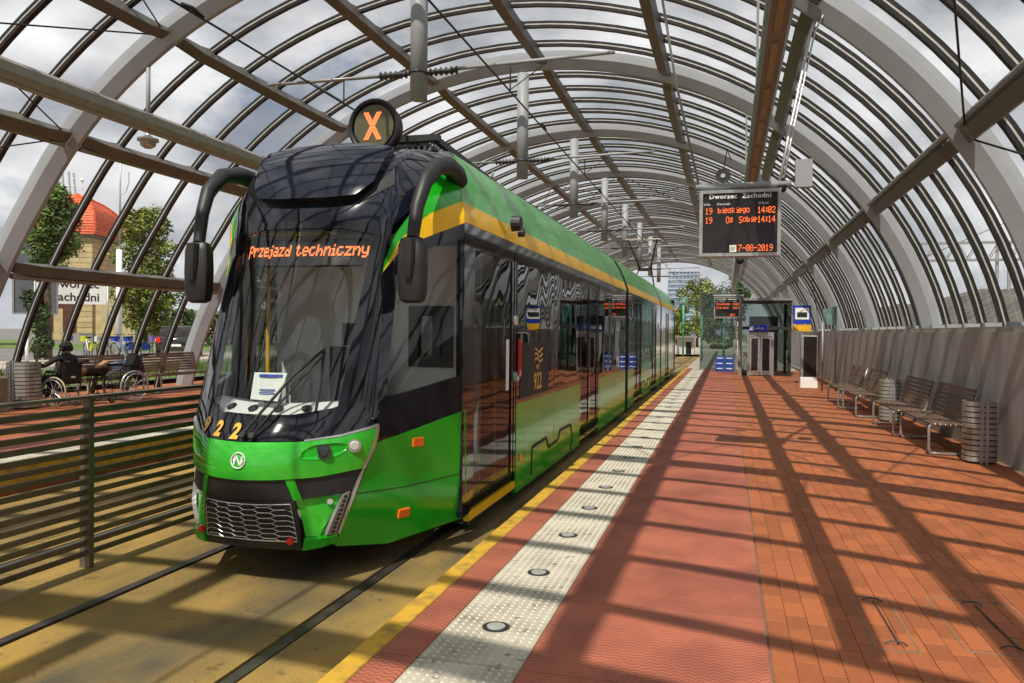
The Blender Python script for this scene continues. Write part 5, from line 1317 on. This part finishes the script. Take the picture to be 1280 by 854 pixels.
mb = MB(); mb.tube([(-.9, -.5, 12.9), (.4, -.5, 12.9)], .03, 5); mb.tube([(-.9, -.5, 13.5), (.4, -.5, 13.5)], .03, 5); mb.build('aerial_frame', 'galv', tw)
mb = MB(); mb.bx(-1.2, 1.3, -hw-.05, -hw+.02, .3, 3.6); e_ = mb.build('entrance', 'brickdark', tw)
mb = MB(); mb.bx(-.4, .3, -hw-.09, -hw-.051, .3, 2.8); mb.build('door', 'stone', e_)
wg = thing('station_wing', 'low yellow stone wing with a red roof left of the tower', 'building', (-53, 42, .25), rz=R(50))
for i in range(8):
    mb = MB(); mb.bx(-9, 2.4, -2, 6, .9+.43*i, .9+.43*(i+1)-.035); mb.build('stone_course', 'stone', wg)
mb = MB(); mb.bx(-9.05, 2.45, -2.05, 6.05, 0, .88); mb.build('plinth', 'stonegrey', wg)
mb = MB(); mb.bx(-8.9, 2.3, -1.9, 5.9, .8, 4.4); mb.build('core', 'kerb', wg)
mb = MB(); vs = [(-9.4, -2.4, 4.36), (2.8, -2.4, 4.36), (2.8, 6.4, 4.36), (-9.4, 6.4, 4.36), (-7, 2, 6.4), (.6, 2, 6.4)]; mb.add(vs, [(0, 1, 5, 4), (1, 2, 5), (2, 3, 4, 5), (3, 0, 4), (3, 2, 1, 0)]); mb.build('roof', 'rooftile', wg)
w2 = thing('station_annex', 'small annex with an orange red roof right of the tower behind the white mast', 'building', (-48.2, 54.3, .25), rz=R(20))
mb = MB(); mb.bx(-1.6, 1.6, -2, 2, 0, 5.0); mb.build('wall', 'stone', w2)
mb = MB(); mb.add([(-1.9, -2.3, 4.98), (1.9, -2.3, 4.98), (1.9, 2.3, 4.98), (-1.9, 2.3, 4.98), (-1.2, -.6, 5.9), (1.2, -.6, 5.9), (1.2, .6, 5.9), (-1.2, .6, 5.9)], [(0, 1, 5, 4), (1, 2, 6, 5), (2, 3, 7, 6), (3, 0, 4, 7), (4, 5, 6, 7), (3, 2, 1, 0)]); mb.build('roof', 'rooftile', w2)
h_ = thing('pale_house', 'distant pale house with dark windows beyond the hedge', 'house', (-56, 98, .25), rz=R(25))
mb = MB(); mb.bx(-6, 5, -4, 4, 0, 5.6); w_ = mb.build('wall', 'facade', h_)
for i in range(5):
    for z in (1.2, 3.6):
        mb = MB(); mb.bx(-5+2.1*i, -4+2.1*i, -4.03, -4.002, z, z+1.3); mb.build('window', 'screen', w_)
mb = MB(); mb.add([(-6.3, -4.4, 5.58), (5.3, -4.4, 5.58), (5.3, 4.4, 5.58), (-6.3, 4.4, 5.58), (-6.3, 0, 7.6), (5.3, 0, 7.6)], [(0, 1, 5, 4), (2, 3, 4, 5), (1, 2, 5), (3, 0, 4), (3, 2, 1, 0)]); mb.build('roof', 'stonegrey', h_)

t = thing('station_name_sign', 'white station name board with black lettering beside the columnar tree', 'station sign', (-28.25, 30.7, .25), rz=R(40))
mb = MB(); mb.bx(-2.65, .0, -.05, .0, 2.42, 3.70); p_ = mb.build('board', 'white', t)
mb = MB(); put_text(mb, 'Dworzec', (-1.32, -.056, 3.18), (1, 0, 0), (0, 0, 1), .54, .010, align='CENTER'); put_text(mb, 'Zachodni', (-1.32, -.056, 2.57), (1, 0, 0), (0, 0, 1), .54, .010, align='CENTER'); mb.build('lettering', 'textblack', p_)
for x in (.04, -2.69):
    mb = MB(); mb.tube([(x, 0, 0), (x, 0, 3.75)], .05, 8); mb.build('post', 'galv', t, True)
t = thing('information_panel', 'large dark grey panel with pale frame on a thick white post', 'information panel', (-29.1, 27.6, .25), rz=R(43))
mb = MB(); mb.bx(-.85, .75, .12, .2, 1.95, 5.40); p_ = mb.build('panel', 'panelgrey', t)
for a, b, c, d in ((-.92, -.851, 1.9, 5.45), (.751, .82, 1.9, 5.45), (-.85, .75, 1.88, 1.949), (-.85, .75, 5.401, 5.47)):
    mb = MB(); mb.bx(a, b, .08, .22, c, d); mb.build('frame', 'galv', t)
mb = MB(); mb.tube([(.02, 0, 0), (.02, 0, 5.6)], .115, 14); mb.build('post', 'white', t, True)
t = thing('white_mast', 'tall white mast tapering to a thin aerial in front of the tower', 'mast', (-32.4, 36.1, .25), world=True)
mb = MB(); mb.tube([(-32.4, 36.1, .2), (-32.4, 36.1, 5.9)], [.17, .15], 14); mb.build('lower_tube', 'white', t, True)
mb = MB(); mb.tube([(-32.4, 36.1, 5.9), (-32.35, 36.1, 8.6), (-32.3, 36.1, 12.4)], [.07, .05, .02], 8); mb.build('upper_tube', 'galv', t, True)
mb = MB(); mb.tube([(-32.36, 36.1, 8.9), (-32.1, 36.25, 9.1), (-31.95, 36.3, 9.6), (-31.95, 36.3, 10.2)], .025, 6); mb.build('hook', 'galv', t)
for i, (x, y) in enumerate(((-31.3, 29.2), (-30.2, 28.4))):
    t = thing('bicycle_stand', ('leftmost' if i == 0 else 'second')+' slanted grey parking stand near the thick white post', 'bicycle stand', (x, y, .25), 'bicycle stands'); mb = MB(); mb.tube([(-.3, 0, 0), (.2, .1, .9), (.35, .15, .9), (.5, .2, 0)], .05, 8); mb.build('hoop', 'galv', t, True)
t = thing('white_post', 'short white marker post beside the bush on the left', 'bollard', (-24.9, 23.2, .25), world=True)
mb = MB(); mb.tube([(-24.9, 23.2, .2), (-24.9, 23.2, 1.25)], .06, 8); mb.build('post', 'white', t, True)
mb = MB(); mb.disc((-24.9, 23.2, 1.25), (0, 0, 1), .065, 10, .04); mb.build('cap', 'tan', t)

def bicycle(loc, rz, label, fm, guard):
    t = thing('bicycle', label, 'bicycle', loc, 'bicycles parked outside the canopy', rz)
    for y in (-.52, .52):
        mb = MB(); c = Vector((0, y, .33)); mb.tube([c+Vector((0, .315*math.cos(a), .315*math.sin(a))) for a in [2*pi*i/20 for i in range(20)]], .022, 5, True)
        w = mb.build('wheel', 'rubber', t, True); mb = MB()
        for i in range(6): a = pi*i/6; d = Vector((0, .30*math.cos(a), .30*math.sin(a))); mb.tube([c-d, c+d], .006, 4)
        mb.build('spokes', 'galv', w)
    mb = MB(); mb.tube([(0, -.52, .33), (0, -.05, .30), (0, .40, .80), (0, .52, .33)], .028, 6); mb.tube([(0, -.05, .30), (0, -.20, .85)], .026, 6); mb.tube([(0, -.52, .33), (0, -.18, .72)], .018, 6); mb.build('frame', fm, t)
    mb = MB(); mb.cbox(-.08, .08, -.34, -.08, .86, .93, .02); mb.build('saddle', 'rubber', t)
    mb = MB(); mb.tube([(0, .40, .80), (0, .37, 1.0)], .018, 6); mb.tube([(-.28, .25, 1.04), (-.2, .36, 1.02), (.2, .36, 1.02), (.28, .25, 1.04)], .016, 6); mb.build('handlebar', 'darkmetal', t)
    mb = MB(); mb.bx(-.15, .15, .46, .78, .70, .94); mb.build('basket', guard, t)
    mb = MB(); c = Vector((0, -.52, .33)); 
    vs = [c+Vector((x, .37*math.cos(a), .37*math.sin(a))) for a in [R(20+14*i) for i in range(11)] for x in (-.05, .05)]
    mb.add(vs, [(2*i, 2*i+2, 2*i+3, 2*i+1) for i in range(10)]); mb.add([(-.03, -.82, .32), (-.03, -.3, .32), (-.03, -.38, .62), (-.03, -.7, .62), (.03, -.82, .32), (.03, -.3, .32), (.03, -.38, .62), (.03, -.7, .62)], [(0, 1, 2, 3), (7, 6, 5, 4), (0, 4, 5, 1), (1, 5, 6, 2), (2, 6, 7, 3), (3, 7, 4, 0)]); mb.build('wheel_guard', guard, t)
bicycle((-29.5, 29.6, .25), R(35), 'blue guarded bicycle partly behind the seated person', 'bikewhite', 'bikeblue')
bicycle((-27.6, 28.9, .25), R(55), 'white bicycle with yellow panels under the station name sign', 'bikewhite', 'bikeyellow')
bicycle((-26.9, 29.3, .25), R(75), 'white bicycle between the yellow one and the blue pair', 'bikewhite', 'bikewhite')
bicycle((-27.1, 30.5, .25), R(80), 'left bicycle of the blue pair right of the sign post', 'bikeblue', 'bikeblue')
bicycle((-26.6, 30.8, .25), R(80), 'right bicycle of the blue pair right of the sign post', 'bikeblue', 'bikeblue')
bicycle((-26.5, 32.1, .25), R(60), 'white and purple bicycle nearest the parked car', 'bikewhite', 'purple')
# car
t = thing('parked_car', 'black car seen from behind with red tail lights lit by the sun', 'car', (-25.5, 32.4, .25), rz=R(32))
def loft(mb, secs, mi=0):
    n = len(secs[0]); vs = [p for s_ in secs for p in s_]
    mb.add(vs, [(i*n+j, i*n+(j+1) % n, (i+1)*n+(j+1) % n, (i+1)*n+j) for i in range(len(secs)-1) for j in range(n)]+[tuple(range(n-1, -1, -1)), tuple((len(secs)-1)*n+j for j in range(n))], mi)
mb = MB(); sec = []
for y, zl, zh, w in ((-2.1, .42, .80, .74), (-2.0, .28, .95, .84), (-1.2, .25, .98, .88), (.6, .25, .98, .88), (1.7, .26, .88, .84), (2.1, .34, .70, .70)):
    sec.append([(-w*.94, y, zl), (w*.94, y, zl), (w, y, (zl+zh)/2), (w*.9, y, zh), (-w*.9, y, zh), (-w, y, (zl+zh)/2)])
loft(mb, sec); bd = mb.build('body', 'carblack', t, True)
mb = MB(); sec = []
for y, zh, w in ((-1.95, .98, .74), (-1.55, 1.40, .64), (-.8, 1.46, .66), (.1, 1.42, .64), (.95, .96, .72)): sec.append([(-.78, y, .94), (.78, y, .94), (w, y, zh), (-w, y, zh)])
loft(mb, sec); mb.build('cabin', 'screen', t, True)
for x in (-.72, .72):
    mb = MB(); mb.cbox(x-.10, x+.10, -2.13, -2.03, .68, .92, .01); mb.build('tail_light', 'red', bd)
    for y in (-1.3, 1.3):
        mb = MB(); mb.disc((x*1.02, y, .31), (1 if x > 0 else -1, 0, 0), .31, 18, .14); w_ = mb.build('wheel', 'rubber', t); mb = MB(); mb.disc((x*1.22, y, .31), (1 if x > 0 else -1, 0, 0), .19, 12, .02); mb.build('rim', 'galv', w_)
mb = MB(); mb.bx(-.26, .26, -2.125, -2.09, .50, .61); mb.build('number_plate', 'white', bd)

# ------------------------------------------------------------------ beyond the canopy end and right outside
t = thing('office_tower', 'distant blue grey glass office tower above the trees', 'office tower', (-22, 420, 0), world=True)
mb = MB(); mb.bx(-30, -14.5, 420, 436, 0, 33.6); mb.build('facade', 'towerglass', t)
for i in range(14):
    mb = MB(); mb.bx(-30.2, -14.3, 419.7, 419.99, 1.6+2.3*i, 2.2+2.3*i); mb.build('floor_band', 'towerband', t)
for i in range(9):
    mb = MB(); mb.bx(-30+1.9*i, -29.7+1.9*i, 419.55, 419.69, 28.2, 33.5); mb.build('fin', 'towerband', t)
mb = MB(); mb.bx(-30.4, -14.1, 419.6, 436.4, 33.61, 34.3); mb.build('roof_edge', 'towerband', t)
for x, y, h, lab in ((-2.85, 55, 4.0, 'teal lighting pole in front of the office tower'), (-1.40, 48, 2.7, 'shorter teal pole between the tree and the glass screen'), (-.12, 44, 3.0, 'teal pole behind the stacked blue crates')):
    t = thing('teal_pole', lab, 'pole', (x, y, 0), 'teal poles beyond the platform end', world=True)
    mb = MB(); mb.tube([(x, y, -.05), (x, y, h)], .055, 8); mb.build('shaft', 'greenpole', t, True); mb = MB(); mb.tube([(x, y, h-.05), (x+.5, y, h+.02)], .03, 6); mb.build('arm', 'greenpole', t)
t = thing('white_kiosk', 'small white kiosk with a dark doorway beside the road beyond the canopy', 'kiosk', (-3.0, 60, 0), world=True)
mb = MB(); mb.bx(-3.55, -2.3, 60, 61.5, 0, 1.25); mb.build('wall', 'facade', t); mb = MB(); mb.bx(-3.7, -2.15, 59.85, 61.6, 1.252, 1.34); mb.build('roof', 'white', t); mb = MB(); mb.bx(-2.9, -2.5, 59.98, 59.998, .03, .95); mb.build('doorway', 'screen', t)
for x, y, h in ((1.2, 40, 5), ):
    pass
# embankment right
mb = MB(); nx, ny = 10, 60; rnd = random.Random(5)
vs = []; fs = []
for i in range(nx+1):
    for j in range(ny+1):
        x = 7+2.0*i; y = 12+3.2*j; zz = -.3+4.6*min(1, i/3.6)**.8+(rnd.uniform(-.18, .18) if i > 1 else 0)
        vs.append((x, y, zz))
for i in range(nx):
    for j in range(ny): fs.append((i*(ny+1)+j, (i+1)*(ny+1)+j, (i+1)*(ny+1)+j+1, i*(ny+1)+j+1))
mb.add(vs, fs); struct(mb.build('embankment', 'embank', None, True))
t = thing('rail_gantry', 'grey lattice gantry spanning the railway beyond the right glazing', 'gantry', (11, 45.5, 3.2), world=True)
gx0, gx1, gz0, gz1, gy = 8.6, 17.5, 5.55, 6.45, 45.5
for y in (gy, gy+.5):
    for z in (gz0, gz1):
        mb = MB(); mb.bar((gx0, y, z), (gx1, y, z), .09, .09); mb.build('chord', 'galv', t)
    n = 18; mb = MB()
    for i in range(n):
        a, b = gx0+(gx1-gx0)*i/n, gx0+(gx1-gx0)*(i+1)/n; mb.bar((a, y, gz0 if i % 2 else gz1), (b, y, gz1 if i % 2 else gz0), .05, .05)
    mb.build('lattice', 'galv', t)
for x in (13.45, 14.0):
    mb = MB(); mb.bar((x, gy+.2, 2.9), (x, gy+.2, 6.4), .14, .14, (1, 0, 0)); mb.build('leg', 'galv', t)
for y, z in ((gy-.3, 4.2), (gy, 7.0)):
    pass
t = thing('overhead_line', 'thin overhead railway wire crossing behind the right glazing', 'wire', (11, 45, 5), world=True)
mb = MB(); mb.tube([(7.5, 40, 4.6), (16, 52, 8.4)], .02, 5); mb.build('wire', 'cable', t)
